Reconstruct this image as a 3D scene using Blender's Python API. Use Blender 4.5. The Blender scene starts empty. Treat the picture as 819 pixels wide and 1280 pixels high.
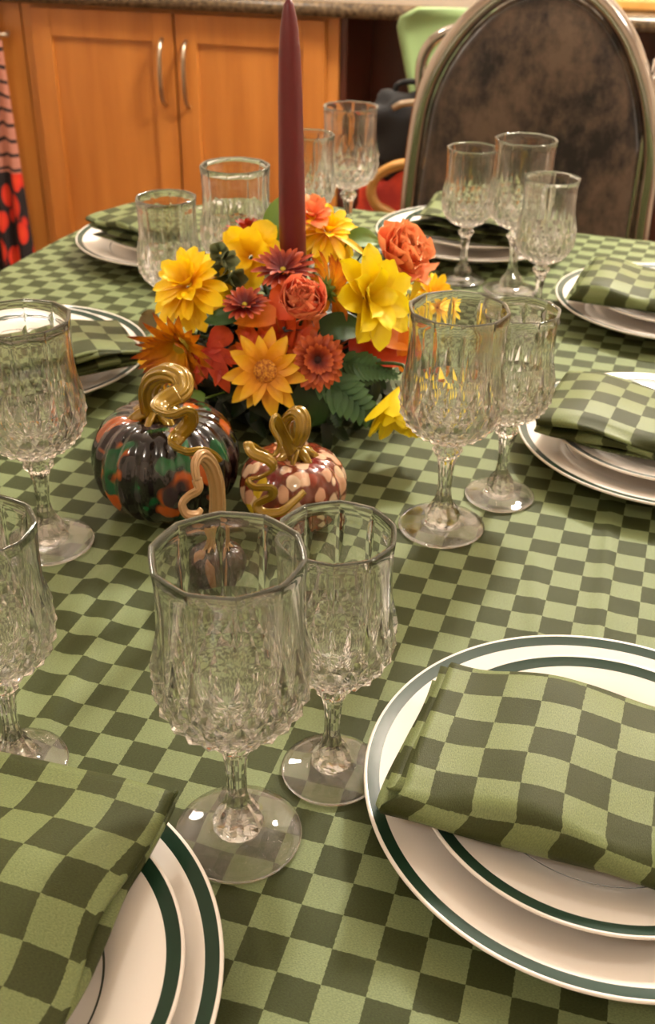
import bpy, math, random
import numpy as np
from mathutils import Vector, Matrix
random.seed(7)
scn = bpy.context.scene
C = scn.collection
T = 0.75                      # height of the table top
S = .022
PI = math.pi
# ------------------------------------------------------------------ camera
F, CX, CY = 1325.37, 409.5, 640.0
PITCH, ROLL, H = math.radians(31.3556), math.radians(1.06365), 20.919 * S
fw = Vector((0, math.cos(PITCH), -math.sin(PITCH)))
r0 = Vector((1, 0, 0)); u0 = r0.cross(fw)
rt = math.cos(ROLL) * r0 + math.sin(ROLL) * u0
up = -math.sin(ROLL) * r0 + math.cos(ROLL) * u0
CAM = Vector((0, 0, T + H))
def ray(x, y): return fw * F + rt * (x - CX) - up * (y - CY)
def at(x, y, Y):              # the point seen at pixel x, y whose depth in the room is Y
    d = ray(x, y); return CAM + d * (Y / d.y)
def onz(x, y, z=0):           # ... whose height above the table top is z
    d = ray(x, y); return CAM + d * ((T + z - CAM.z) / d.z)
RA = math.radians(-13.6)      # the room's axes
RE = Vector((math.cos(RA), math.sin(RA), 0)); RN = Vector((-math.sin(RA), math.cos(RA), 0))
def onface(x, y, n):          # ... on the vertical plane at room depth n -> (e, z)
    d = ray(x, y); P = CAM + d * (n / d.dot(RN)); return P.dot(RE), P.z
TA = math.radians(-18)        # the table's axes
TE = Vector((math.cos(TA), math.sin(TA), 0)); TN = Vector((-math.sin(TA), math.cos(TA), 0))

cd = bpy.data.cameras.new('camera'); cam = bpy.data.objects.new('camera', cd); C.objects.link(cam)
cd.sensor_fit = 'HORIZONTAL'; cd.sensor_width = 36; cd.lens = 36 * F / 819
cam.matrix_world = Matrix(((rt.x, up.x, -fw.x, CAM.x), (rt.y, up.y, -fw.y, CAM.y), (rt.z, up.z, -fw.z, CAM.z), (0, 0, 0, 1)))
cd.clip_start = .02; cd.clip_end = 30
cd.dof.use_dof = True; cd.dof.focus_distance = .62; cd.dof.aperture_fstop = (cd.lens / 1000) / .0028
scn.camera = cam

# ------------------------------------------------------------------ helpers
def mesh_obj(name, V, Fc, mat=None, parent=None, smooth=True, uv=None, flat=None, sharp=None):
    me = bpy.data.meshes.new(name)
    me.from_pydata([tuple(v) for v in V], [], [tuple(f) for f in Fc])
    n = len(me.polygons)
    if smooth:
        sm = [True] * n
        if flat is not None:
            for i in flat: sm[i] = False
        me.polygons.foreach_set('use_smooth', sm)
    if uv is not None:
        l = me.uv_layers.new(name='UVMap')
        vi = np.empty(len(me.loops), dtype=np.int32); me.loops.foreach_get('vertex_index', vi)
        l.data.foreach_set('uv', np.asarray(uv, dtype=np.float32)[vi].ravel())
    if sharp:
        for e in me.edges:
            if tuple(sorted(e.vertices)) in sharp: e.use_edge_sharp = True
    me.update()
    o = bpy.data.objects.new(name, me); C.objects.link(o)
    if mat: me.materials.append(mat)
    if parent: o.parent = parent
    return o
def tag(o, label=None, cat=None, group=None, kind=None):
    if label: o['label'] = label
    if cat: o['category'] = cat
    if group: o['group'] = group
    if kind: o['kind'] = kind
    return o
def thing(name, label, cat, loc=(0, 0, 0), rz=0, group=None):
    o = bpy.data.objects.new(name, None); C.objects.link(o); o.location = loc; o.rotation_euler = (0, 0, rz)
    o.empty_display_size = .02
    return tag(o, label, cat, group)
class MB:
    def __init__(s): s.V = []; s.F = []; s.U = []
    def add(s, V, Fc, U=None):
        b = len(s.V); s.V += [Vector(v) for v in V]; s.F += [tuple(b + i for i in f) for f in Fc]
        s.U += list(U) if U is not None else [(0, 0)] * len(V)
        return s
    def box(s, x0, x1, y0, y1, z0, z1, bev=0):
        if bev <= 0:
            V = [(x, y, z) for x in (x0, x1) for y in (y0, y1) for z in (z0, z1)]
            return s.add(V, [(0, 1, 3, 2), (4, 6, 7, 5), (0, 4, 5, 1), (2, 3, 7, 6), (0, 2, 6, 4), (1, 5, 7, 3)])
        import bmesh
        bm = bmesh.new(); bmesh.ops.create_cube(bm, size=1)
        for v in bm.verts:
            v.co = Vector(((x0 + x1) / 2 + v.co.x * (x1 - x0), (y0 + y1) / 2 + v.co.y * (y1 - y0), (z0 + z1) / 2 + v.co.z * (z1 - z0)))
        bmesh.ops.bevel(bm, geom=bm.edges[:], offset=bev, segments=2, profile=.5, affect='EDGES')
        bm.verts.index_update()
        V = [v.co.copy() for v in bm.verts]; Fc = [tuple(v.index for v in f.verts) for f in bm.faces]; bm.free()
        return s.add(V, Fc)
    def lathe(s, prof, n=48, cap0=False, cap1=False, rad=None, c=(0, 0)):
        V = []; Fc = []
        for k, (r, z) in enumerate(prof):
            for i in range(n):
                a = 2 * PI * i / n; rr = r * (rad(a, k) if rad else 1)
                V.append((c[0] + rr * math.cos(a), c[1] + rr * math.sin(a), z))
        for k in range(len(prof) - 1):
            for i in range(n):
                j = (i + 1) % n; Fc.append((k * n + i, k * n + j, (k + 1) * n + j, (k + 1) * n + i))
        if cap0: Fc.append(tuple(reversed(range(n))))
        if cap1: Fc.append(tuple((len(prof) - 1) * n + i for i in range(n)))
        return s.add(V, Fc)
    def sweep(s, P, R, n=10, closed=False, rib=0, ribs=6, flat=1.0, caps=True, sub=4, ref=None):
        P = [Vector(p) for p in P]
        if sub > 1: P, R = spline(P, R if hasattr(R, '__len__') else [R] * len(P), sub, closed)
        elif not hasattr(R, '__len__'): R = [R] * len(P)
        m = len(P); V = []; U = []; Fc = []; prev = None
        for k in range(m):
            a = P[(k - 1) % m] if (closed or k > 0) else P[0]; b = P[(k + 1) % m] if (closed or k < m - 1) else P[-1]
            t = (b - a).normalized()
            if ref is not None: x = (Vector(ref) - t * Vector(ref).dot(t)).normalized()
            elif prev is None:
                x = t.orthogonal().normalized()
            else: x = (prev - t * prev.dot(t)).normalized()
            prev = x; y = t.cross(x)
            for i in range(n):
                an = 2 * PI * i / n; q = R[k] * (1 + rib * math.cos(ribs * an))
                V.append(P[k] + x * (q * math.cos(an)) + y * (q * flat * math.sin(an))); U.append((i / n, k / m))
        for k in range(m if closed else m - 1):
            for i in range(n):
                j = (i + 1) % n; k2 = (k + 1) % m
                Fc.append((k * n + i, k * n + j, k2 * n + j, k2 * n + i))
        if caps and not closed: Fc.append(tuple(reversed(range(n)))); Fc.append(tuple((m - 1) * n + i for i in range(n)))
        return s.add(V, Fc, U)
    def build(s, name, mat=None, parent=None, smooth=True, sharp_angle=None):
        o = mesh_obj(name, s.V, s.F, mat, parent, smooth, s.U)
        if sharp_angle: o.data.set_sharp_from_angle(angle=math.radians(sharp_angle))
        return o
def spline(P, R, sub, closed=False):
    m = len(P); Q = []; W = []
    for k in range(m if closed else m - 1):
        g = lambda i: P[i % m] if closed else P[min(max(i, 0), m - 1)]
        p0, p1, p2, p3 = g(k - 1), g(k), g(k + 1), g(k + 2)
        for j in range(sub):
            t = j / sub
            Q.append(.5 * ((2 * p1) + (p2 - p0) * t + (2 * p0 - 5 * p1 + 4 * p2 - p3) * t * t + (3 * p1 - p0 - 3 * p2 + p3) * t ** 3))
            W.append(R[k] * (1 - t) + R[(k + 1) % m] * t)
    if not closed: Q.append(P[-1]); W.append(R[-1])
    return Q, W
def place(o, origin, e, n):    # mesh built in a frame: x along e, y along n
    o.location = origin; o.rotation_euler = (0, 0, math.atan2(e.y, e.x)); return o
_n3 = {}
def noise(x, y, z=0.0):
    from mathutils import noise as N
    return N.noise(Vector((x, y, z)))

# ------------------------------------------------------------------ materials
def lin(c): return tuple((v / 255 / 12.92 if v <= 10 else ((v / 255 + .055) / 1.055) ** 2.4) for v in c) + (1,)
def mat(name, col, rough=.5, **k):
    m = bpy.data.materials.new(name); m.use_nodes = True; b = m.node_tree.nodes['Principled BSDF']
    b.inputs['Base Color'].default_value = lin(col); b.inputs['Roughness'].default_value = rough
    for kk, v in k.items(): b.inputs[kk.replace('_', ' ')].default_value = v
    return m
def nodes(m): return m.node_tree.nodes, m.node_tree.links, m.node_tree.nodes['Principled BSDF']
def ramp(N, stops, mode='LINEAR'):
    r = N.new('ShaderNodeValToRGB'); cr = r.color_ramp; cr.interpolation = mode
    while len(cr.elements) < len(stops): cr.elements.new(.5)
    for e, (p, c) in zip(cr.elements, stops): e.position = p; e.color = lin(c) if len(c) == 3 else c
    return r
def add_noise_color(m, a, b, scale, detail=4, stretch=(1, 1, 1), bump=0, rough=.6, lo=.35, hi=.65, coord='Object', dist=.002):
    N, L, B = nodes(m)
    tc = N.new('ShaderNodeTexCoord'); mp = N.new('ShaderNodeMapping'); mp.inputs['Scale'].default_value = stretch
    nz = N.new('ShaderNodeTexNoise'); nz.inputs['Scale'].default_value = scale; nz.inputs['Detail'].default_value = detail
    nz.inputs['Roughness'].default_value = rough
    L.new(tc.outputs[coord], mp.inputs[0]); L.new(mp.outputs[0], nz.inputs['Vector'])
    r = ramp(N, [(lo, a), (hi, b)]); L.new(nz.outputs['Fac'], r.inputs[0]); L.new(r.outputs[0], B.inputs['Base Color'])
    if bump:
        bp = N.new('ShaderNodeBump'); bp.inputs['Strength'].default_value = bump; bp.inputs['Distance'].default_value = dist
        L.new(nz.outputs['Fac'], bp.inputs['Height']); L.new(bp.outputs[0], B.inputs['Normal'])
    return m
def damask(name, light, dark, rough_l=.42, rough_d=.6):
    m = mat(name, light, .5, Specular_IOR_Level=.16); N, L, B = nodes(m)
    uv = N.new('ShaderNodeUVMap'); uv.uv_map = 'UVMap'
    # a slightly ragged woven edge between the squares
    nz = N.new('ShaderNodeTexNoise'); nz.inputs['Scale'].default_value = 9; nz.inputs['Detail'].default_value = 1
    L.new(uv.outputs[0], nz.inputs['Vector'])
    vm = N.new('ShaderNodeVectorMath'); vm.operation = 'MULTIPLY_ADD'; L.new(nz.outputs['Color'], vm.inputs[0])
    vm.inputs[1].default_value = (.05, .05, 0); L.new(uv.outputs[0], vm.inputs[2])
    sb = N.new('ShaderNodeVectorMath'); sb.operation = 'ADD'; sb.inputs[1].default_value = (-.025, -.025, 0); L.new(vm.outputs[0], sb.inputs[0])
    ck = N.new('ShaderNodeTexChecker'); ck.inputs['Scale'].default_value = 1
    L.new(sb.outputs[0], ck.inputs['Vector'])
    ck.inputs['Color1'].default_value = lin(dark); ck.inputs['Color2'].default_value = lin(light)  # satin sheen contrast of the weave painted as light and dark squares
    fine = N.new('ShaderNodeTexNoise'); fine.inputs['Scale'].default_value = 17; fine.inputs['Detail'].default_value = 3; fine.inputs['Roughness'].default_value = .75
    mp = N.new('ShaderNodeMapping'); mp.inputs['Scale'].default_value = (1, 2.2, 1); L.new(uv.outputs[0], mp.inputs[0]); L.new(mp.outputs[0], fine.inputs['Vector'])
    mr = N.new('ShaderNodeMapRange'); mr.inputs['From Min'].default_value = .3; mr.inputs['From Max'].default_value = .7
    mr.inputs['To Min'].default_value = .64; mr.inputs['To Max'].default_value = 1.3; L.new(fine.outputs['Fac'], mr.inputs['Value'])
    mx = N.new('ShaderNodeVectorMath'); mx.operation = 'SCALE'; L.new(ck.outputs['Color'], mx.inputs[0]); L.new(mr.outputs[0], mx.inputs['Scale'])
    L.new(mx.outputs[0], B.inputs['Base Color'])
    rr = N.new('ShaderNodeMapRange'); rr.inputs['To Min'].default_value = rough_l; rr.inputs['To Max'].default_value = rough_d
    L.new(ck.outputs['Fac'], rr.inputs['Value']); L.new(rr.outputs[0], B.inputs['Roughness'])
    h = N.new('ShaderNodeMath'); h.operation = 'MULTIPLY_ADD'; L.new(ck.outputs['Fac'], h.inputs[0]); h.inputs[1].default_value = -.5; L.new(fine.outputs['Fac'], h.inputs[2])
    bp = N.new('ShaderNodeBump'); bp.inputs['Strength'].default_value = .5; bp.inputs['Distance'].default_value = .0005
    L.new(h.outputs[0], bp.inputs['Height']); L.new(bp.outputs[0], B.inputs['Normal'])
    return m
M = {}
M['cloth'] = damask('green damask cloth', (115, 126, 87), (56, 62, 32))
M['napkin'] = damask('green damask napkin', (110, 120, 78), (56, 61, 30), .36, .55)
M['plain_green'] = mat('plain dark green napkin', (30, 42, 24), .6)
def wood(name, a, b, rough=.35, vert=True, scale=3):
    m = mat(name, a, rough, Coat_Weight=.15, Coat_Roughness=.25)
    return add_noise_color(m, a, b, scale, 5, (6, 6, .5) if vert else (.5, 6, 6), bump=.05, rough=.55, lo=.3, hi=.72)
M['maple'] = wood('honey maple', (186, 118, 50), (160, 94, 34))
M['maple_light'] = wood('honey maple frame', (194, 128, 58), (172, 106, 42))
M['dark_wood'] = wood('dark brown wood', (74, 30, 12), (52, 18, 8))
M['tan_wood'] = wood('tan bentwood', (196, 146, 78), (176, 124, 58), .3)
M['granite'] = add_noise_color(mat('speckled granite', (90, 74, 52), .22), (28, 20, 14), (112, 92, 66), 90, 6, rough=.7)
M['chrome'] = mat('polished chrome', (176, 168, 160), .14, Metallic=1.0)
M['steel'] = mat('brushed nickel', (178, 160, 138), .28, Metallic=1.0)
M['velvet'] = add_noise_color(mat('brown crushed velvet', (70, 48, 34), .8, Sheen_Weight=.5, Sheen_Roughness=.4), (24, 16, 12), (98, 80, 64), 13, 7, (1, 1, .7), bump=.5, rough=.72, lo=.40, hi=.62)
M['shell_green'] = mat('sage green plastic', (126, 148, 96), .4)
M['black_fabric'] = mat('black fabric', (16, 14, 14), .85)
M['black_metal'] = mat('dark appliance', (40, 34, 30), .35)
M['wall'] = mat('cream wall', (228, 214, 196), .9)
M['ceiling'] = mat('white ceiling', (238, 230, 218), .9)
M['floor'] = wood('brown floor', (120, 78, 44), (92, 56, 30), .4)
M['candle'] = mat('burgundy wax', (92, 4, 14), .42, Subsurface_Weight=.05, Subsurface_Scale=.01, Coat_Weight=.1, Coat_Roughness=.25)
M['candle'].node_tree.nodes['Principled BSDF'].inputs['Subsurface Radius'].default_value = (1, .1, .1)

def crystal(name, clear):
    m = bpy.data.materials.new(name); m.use_nodes = True; N = m.node_tree.nodes; L = m.node_tree.links; N.clear()
    o = N.new('ShaderNodeOutputMaterial'); g = N.new('ShaderNodeBsdfGlass'); g.inputs['IOR'].default_value = 1.57; g.inputs['Roughness'].default_value = 0
    g.inputs['Color'].default_value = (.985, .985, .98, 1)
    t = N.new('ShaderNodeBsdfTransparent'); mx = N.new('ShaderNodeMixShader'); mx.inputs[0].default_value = clear
    L.new(g.outputs[0], mx.inputs[1]); L.new(t.outputs[0], mx.inputs[2]); L.new(mx.outputs[0], o.inputs[0]); return m
M['crystal'] = crystal('cut crystal', .05)
M['crystal_foot'] = crystal('clear crystal foot', .2)

def china(name, R, bands):    # bands of glaze by radius, metres
    m = mat(name, (236, 228, 218), .45, Specular_IOR_Level=.12, Coat_Weight=.35, Coat_Roughness=.05); N, L, B = nodes(m)
    tc = N.new('ShaderNodeTexCoord'); sp = N.new('ShaderNodeSeparateXYZ'); L.new(tc.outputs['Object'], sp.inputs[0])
    cm = N.new('ShaderNodeCombineXYZ'); L.new(sp.outputs[0], cm.inputs[0]); L.new(sp.outputs[1], cm.inputs[1])
    ln = N.new('ShaderNodeVectorMath'); ln.operation = 'LENGTH'; L.new(cm.outputs[0], ln.inputs[0])
    d = N.new('ShaderNodeMath'); d.operation = 'DIVIDE'; d.inputs[1].default_value = .15; L.new(ln.outputs['Value'], d.inputs[0])
    W = (236, 228, 218); G = (26, 50, 34); K = (70, 74, 62)
    st = [(0, W)]
    for a, b, c in bands: st += [(a / .15, G if c == 'g' else K), (b / .15, W)]
    r = ramp(N, st, 'CONSTANT'); L.new(d.outputs[0], r.inputs[0]); L.new(r.outputs[0], B.inputs['Base Color']); return m
M['dinner'] = china('dinner plate glaze', .135, [(.0895, .0903, 'k'), (.1256, .1326, 'g')])
M['salad'] = china('salad plate glaze', .105, [(.0660, .0668, 'k'), (.0957, .1027, 'g')])

def petal_mat(name, base, tip, mid=None, rough=.5, sss=.1):
    m = mat(name, tip, rough); N, L, B = nodes(m)
    uv = N.new('ShaderNodeUVMap'); uv.uv_map = 'UVMap'; sp = N.new('ShaderNodeSeparateXYZ'); L.new(uv.outputs[0], sp.inputs[0])
    st = [(0, base), (1, tip)] if mid is None else [(0, base), (.5, mid), (1, tip)]
    r = ramp(N, st)
    nz = N.new('ShaderNodeTexNoise'); nz.inputs['Scale'].default_value = 260; L.new(N.new('ShaderNodeTexCoord').outputs['Object'], nz.inputs['Vector'])
    ma = N.new('ShaderNodeMath'); ma.operation = 'MULTIPLY_ADD'; ma.inputs[1].default_value = .3; L.new(nz.outputs['Fac'], ma.inputs[0]); L.new(sp.outputs[1], ma.inputs[2])
    sb = N.new('ShaderNodeMath'); sb.operation = 'SUBTRACT'; sb.inputs[1].default_value = .15; L.new(ma.outputs[0], sb.inputs[0])
    L.new(sb.outputs[0], r.inputs[0]); L.new(r.outputs[0], B.inputs['Base Color'])
    # light comes through thin petals
    tr = N.new('ShaderNodeBsdfTranslucent'); L.new(r.outputs[0], tr.inputs[0]); mx = N.new('ShaderNodeMixShader'); mx.inputs[0].default_value = .22
    out = N['Material Output']; L.new(B.outputs[0], mx.inputs[1]); L.new(tr.outputs[0], mx.inputs[2]); L.new(mx.outputs[0], out.inputs[0])
    return m
M['yellow'] = petal_mat('golden yellow petals', (230, 158, 0), (252, 220, 10), (248, 204, 4))
M['lemon'] = petal_mat('lemon petals', (236, 196, 0), (246, 226, 14))
M['gold'] = petal_mat('gold petals', (206, 120, 0), (240, 196, 30), (234, 164, 10))
M['rust'] = petal_mat('rust petals', (70, 16, 8), (214, 106, 44), (150, 48, 18))
M['rust_yellow'] = petal_mat('rust and yellow petals', (226, 176, 20), (130, 42, 8), (214, 136, 14))
M['burgundy'] = petal_mat('burgundy petals', (90, 10, 10), (206, 92, 40), (122, 22, 14))
M['darkred'] = petal_mat('dark red petals', (96, 20, 8), (166, 50, 22))
M['coral'] = petal_mat('coral petals', (216, 70, 44), (250, 160, 116), (238, 116, 80))
M['peach'] = petal_mat('peach petals', (234, 106, 60), (250, 170, 112), (246, 142, 92))
M['fall_leaf'] = petal_mat('orange red leaf', (206, 66, 10), (230, 130, 24), (216, 88, 14))
M['fall_leaf_red'] = petal_mat('red leaf', (176, 40, 14), (216, 84, 34))
M['fall_leaf_orange'] = petal_mat('orange leaf', (206, 100, 10), (236, 150, 30))
M['green_leaf'] = petal_mat('deep green leaf', (28, 52, 16), (46, 78, 28))
M['fern'] = petal_mat('fern green', (44, 80, 36), (66, 104, 52))
M['light_leaf'] = petal_mat('light green leaf', (84, 120, 40), (112, 140, 60))
M['olive_leaf'] = petal_mat('olive leaf', (86, 88, 44), (110, 90, 50))
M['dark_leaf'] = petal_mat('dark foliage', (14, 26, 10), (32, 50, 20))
M['bud'] = petal_mat('grey green bud', (78, 88, 58), (128, 136, 98))
M['stem'] = mat('green stem', (52, 74, 28), .6)
M['disc_dark'] = mat('dark flower disc', (50, 12, 8), .8)
M['disc_orange'] = add_noise_color(mat('orange flower disc', (180, 90, 20), .7), (140, 56, 12), (232, 166, 50), 500)
M['disc_yellow'] = mat('yellow flower disc', (196, 176, 50), .7)
M['foam'] = mat('dark bowl', (18, 22, 16), .5)

def spots(name, base, cols, scale, rough=.06, stretch=(1, 1, 1)):
    m = mat(name, base, rough, Coat_Weight=.35, Coat_Roughness=.03, Specular_IOR_Level=.5); N, L, B = nodes(m)
    tc = N.new('ShaderNodeTexCoord'); mp = N.new('ShaderNodeMapping'); mp.inputs['Scale'].default_value = stretch
    L.new(tc.outputs['Object'], mp.inputs[0])
    nz = N.new('ShaderNodeTexNoise'); nz.inputs['Scale'].default_value = scale * .6; L.new(mp.outputs[0], nz.inputs['Vector'])
    ad = N.new('ShaderNodeVectorMath'); ad.operation = 'MULTIPLY_ADD'; L.new(nz.outputs['Color'], ad.inputs[0]); ad.inputs[1].default_value = (.012,) * 3; L.new(mp.outputs[0], ad.inputs[2])
    v = N.new('ShaderNodeTexVoronoi'); v.inputs['Scale'].default_value = scale; L.new(ad.outputs[0], v.inputs['Vector'])
    sp = N.new('ShaderNodeSeparateXYZ'); L.new(v.outputs['Color'], sp.inputs[0])
    n = len(cols); r = ramp(N, [(i / n, c) for i, c in enumerate(cols)], 'CONSTANT'); L.new(sp.outputs[0], r.inputs[0])
    gt = N.new('ShaderNodeMapRange'); gt.inputs['From Min'].default_value = .50; gt.inputs['From Max'].default_value = .58; L.new(v.outputs['Distance'], gt.inputs['Value'])
    mx = N.new('ShaderNodeMix'); mx.data_type = 'RGBA'; L.new(gt.outputs[0], mx.inputs[0]); L.new(r.outputs[0], mx.inputs[6]); mx.inputs[7].default_value = lin(base)
    L.new(mx.outputs[2], B.inputs['Base Color']); return m
def blotched(name, base, a, b, scale):
    m = mat(name, base, .07, Coat_Weight=.3, Coat_Roughness=.03); N, L, B = nodes(m); tc = N.new('ShaderNodeTexCoord'); prev = None
    for k, (col, off, th) in enumerate([(a, 0, .58), (b, 7, .585), ((52, 40, 44), 13, .56)]):
        mp = N.new('ShaderNodeMapping'); mp.inputs['Location'].default_value = (off, off * .7, off * .3); mp.inputs['Scale'].default_value = (1, 1, .8); L.new(tc.outputs['Object'], mp.inputs[0])
        nz = N.new('ShaderNodeTexNoise'); nz.inputs['Scale'].default_value = scale; nz.inputs['Detail'].default_value = 1.5; nz.inputs['Roughness'].default_value = .4; L.new(mp.outputs[0], nz.inputs['Vector'])
        mr = N.new('ShaderNodeMapRange'); mr.inputs['From Min'].default_value = th; mr.inputs['From Max'].default_value = th + .05; L.new(nz.outputs['Fac'], mr.inputs['Value'])
        mx = N.new('ShaderNodeMix'); mx.data_type = 'RGBA'; L.new(mr.outputs[0], mx.inputs[0]); mx.inputs[7].default_value = lin(col)
        if prev: L.new(prev, mx.inputs[6])
        else: mx.inputs[6].default_value = lin(base)
        prev = mx.outputs[2]
    L.new(prev, B.inputs['Base Color']); return m
M['pumpkin_dark'] = blotched('dark blown glass', (20, 16, 16), (164, 78, 26), (10, 78, 40), 44)
M['pumpkin_spot'] = spots('spotted blown glass', (104, 48, 30), [(216, 184, 150), (112, 40, 36), (210, 176, 146), (196, 166, 40), (200, 150, 120), (222, 196, 166), (140, 60, 40), (206, 160, 130)], 88, stretch=(1, 1, .7))
M['pumpkin_brown'] = spots('brown blown glass', (34, 14, 12), [(46, 20, 16), (30, 12, 10), (120, 84, 56), (40, 16, 14)], 90, stretch=(1, 1, .3))
M['gold_glass'] = mat('golden ribbed glass', (160, 126, 20), .18, Transmission_Weight=.35, Coat_Weight=.6, Metallic=.2)
M['pearl_glass'] = mat('iridescent amber glass', (190, 150, 100), .2, Transmission_Weight=.35, Coat_Weight=.6, Metallic=.2)

# ------------------------------------------------------------------ the room
room_o = Vector((0, 0, 0))
def room_obj(name, mb, m, kind=None, parent=None, smooth=False):
    o = mb.build(name, m, parent, smooth)
    if parent is None: o.rotation_euler = (0, 0, RA)
    if kind: o['kind'] = kind
    return o
WX0, WX1, WY0, WY1, WH = -3.0, 2.7, -1.8, 3.62, 2.5
room_obj('floor', MB().box(WX0, WX1, WY0, WY1, -.05, 0), M['floor'], 'structure')
room_obj('ceiling', MB().box(WX0, WX1, WY0, WY1, WH, WH + .05), M['ceiling'], 'structure')
room_obj('wall_back', MB().box(WX0, WX1, WY1, WY1 + .1, 0, WH), M['wall'], 'structure')
room_obj('wall_front', MB().box(WX0, WX1, WY0 - .1, WY0, 0, WH), M['wall'], 'structure')
room_obj('wall_left', MB().box(WX0 - .1, WX0, WY0, WY1, 0, WH), M['wall'], 'structure')
room_obj('wall_right', MB().box(WX1, WX1 + .1, WY0, WY1, 0, WH), M['wall'], 'structure')
room_obj('baseboard_front', MB().box(WX0, WX1, WY0, WY0 + .015, 0, .1), M['ceiling'], 'structure')

FN = 2.966                    # the cabinet fronts
def cabinet(e0, e1, doors, label, handles):
    t = thing('base_cabinet', label, 'cabinet', RE * e0 + RN * FN, RA)
    w = e1 - e0
    b = MB()
    b.box(0, w, .02, .6, .1, .87); b.box(.02, w - .02, .07, .6, 0, .1)
    b.build('cabinet_body', M['maple_light'], t, False)
    for k, (a, c) in enumerate(doors):
        a -= e0; c -= e0; z0, z1 = .115, .862; st = .062
        fr = MB()
        fr.box(a, a + st, -.002, .018, z0, z1, .002); fr.box(c - st, c, -.002, .018, z0, z1, .002)
        fr.box(a + st, c - st, -.0015, .018, z1 - .075, z1, .002); fr.box(a + st, c - st, -.0015, .018, z0, z0 + .075, .002)
        d = fr.build('cabinet_door', M['maple'], t, False)
        MB().box(a + st - .004, c - st + .004, .008, .016, z0 + .07, z1 - .071).build('door_panel', M['maple'], d, False)
        if handles[k] is not None:
            hx, z_0, z_1 = handles[k]; hx -= e0
            P = [(hx, -.002, z_1), (hx, -.016, z_1 - .008), (hx, -.030, z_1 - .035), (hx, -.034, (z_0 + z_1) / 2), (hx, -.030, z_0 + .035), (hx, -.016, z_0 + .008), (hx, -.002, z_0)]
            MB().sweep(P, [.0045, .005, .006, .0065, .006, .005, .0045], 10).build('handle', M['steel'], d)
    return t
h1a = onface(197, 50, FN - .03); h1b = onface(204, 134, FN - .03); h2a = onface(226, 53, FN - .03); h2b = onface(234, 137, FN - .03)
cabinet(-1.640, -.715, [(-1.606, -1.178), (-1.172, -.748)], 'honey maple base cabinet with two doors and arched nickel handles',
        [((h1a[0] + h1b[0]) / 2, h1b[1], h1a[1]), ((h2a[0] + h2b[0]) / 2, h2b[1], h2a[1])])
cabinet(-2.45, -1.645, [(-2.44, -2.08), (-2.074, -1.712)], 'honey maple base cabinet at the left frame edge behind the hanging towel', [None, None])
# knee space under the worktop
t = thing('desk_recess_panel', 'dark brown wooden panel under the worktop, right of the maple cabinet', 'cabinet panel', RE * -.713 + RN * FN, RA)
MB().box(0, 1.30, .36, .38, 0, .87).build('back_panel', M['dark_wood'], t, False)
MB().box(0, .018, .03, .36, 0, .87).build('side_panel', M['dark_wood'], t, False)
t = thing('dark_cabinet', 'dark grey cupboard under the worktop at the right edge, behind the brown velvet chair', 'cabinet', RE * .60 + RN * FN, RA)
MB().box(0, .62, .0, .6, .08, .86, .01).build('cabinet_body', M['black_metal'], t, False)
MB().box(.02, .60, -.018, .0, .10, .76, .006).build('cabinet_door', M['black_metal'], t, False)
# worktop
t = thing('kitchen_worktop', 'brown speckled granite worktop running over the maple cabinets', 'worktop', RN * FN, RA)
wt = MB(); pr = []
for k in range(9):
    a = -PI / 2 + PI * k / 8; pr.append((-.025 - .020 * math.cos(a), .892 + .020 * math.sin(a)))
V = []; Fc = []
pr = [(.63, .872)] + pr + [(.63, .912)]
for x in (-2.5, 1.6):
    for (y, z) in pr: V.append((x, y, z))
n = len(pr)
for k in range(n): Fc.append((k, (k + 1) % n, n + (k + 1) % n, n + k))
Fc += [tuple(reversed(range(n))), tuple(range(n, 2 * n))]
wt.add(V, Fc).build('worktop_slab', M['granite'], t, True, 40)
# wooden board on the worktop, upper right
q = onface(760, 8, FN + .05)
t = thing('cutting_board', 'tan wooden board lying on the granite worktop at the upper right corner', 'cutting board', RN * (FN + .03) + RE * q[0] + Vector((0, 0, .9125)), RA)
MB().box(0, .45, 0, .28, 0, .03, .008).build('board', M['tan_wood'], t, False)

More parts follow.
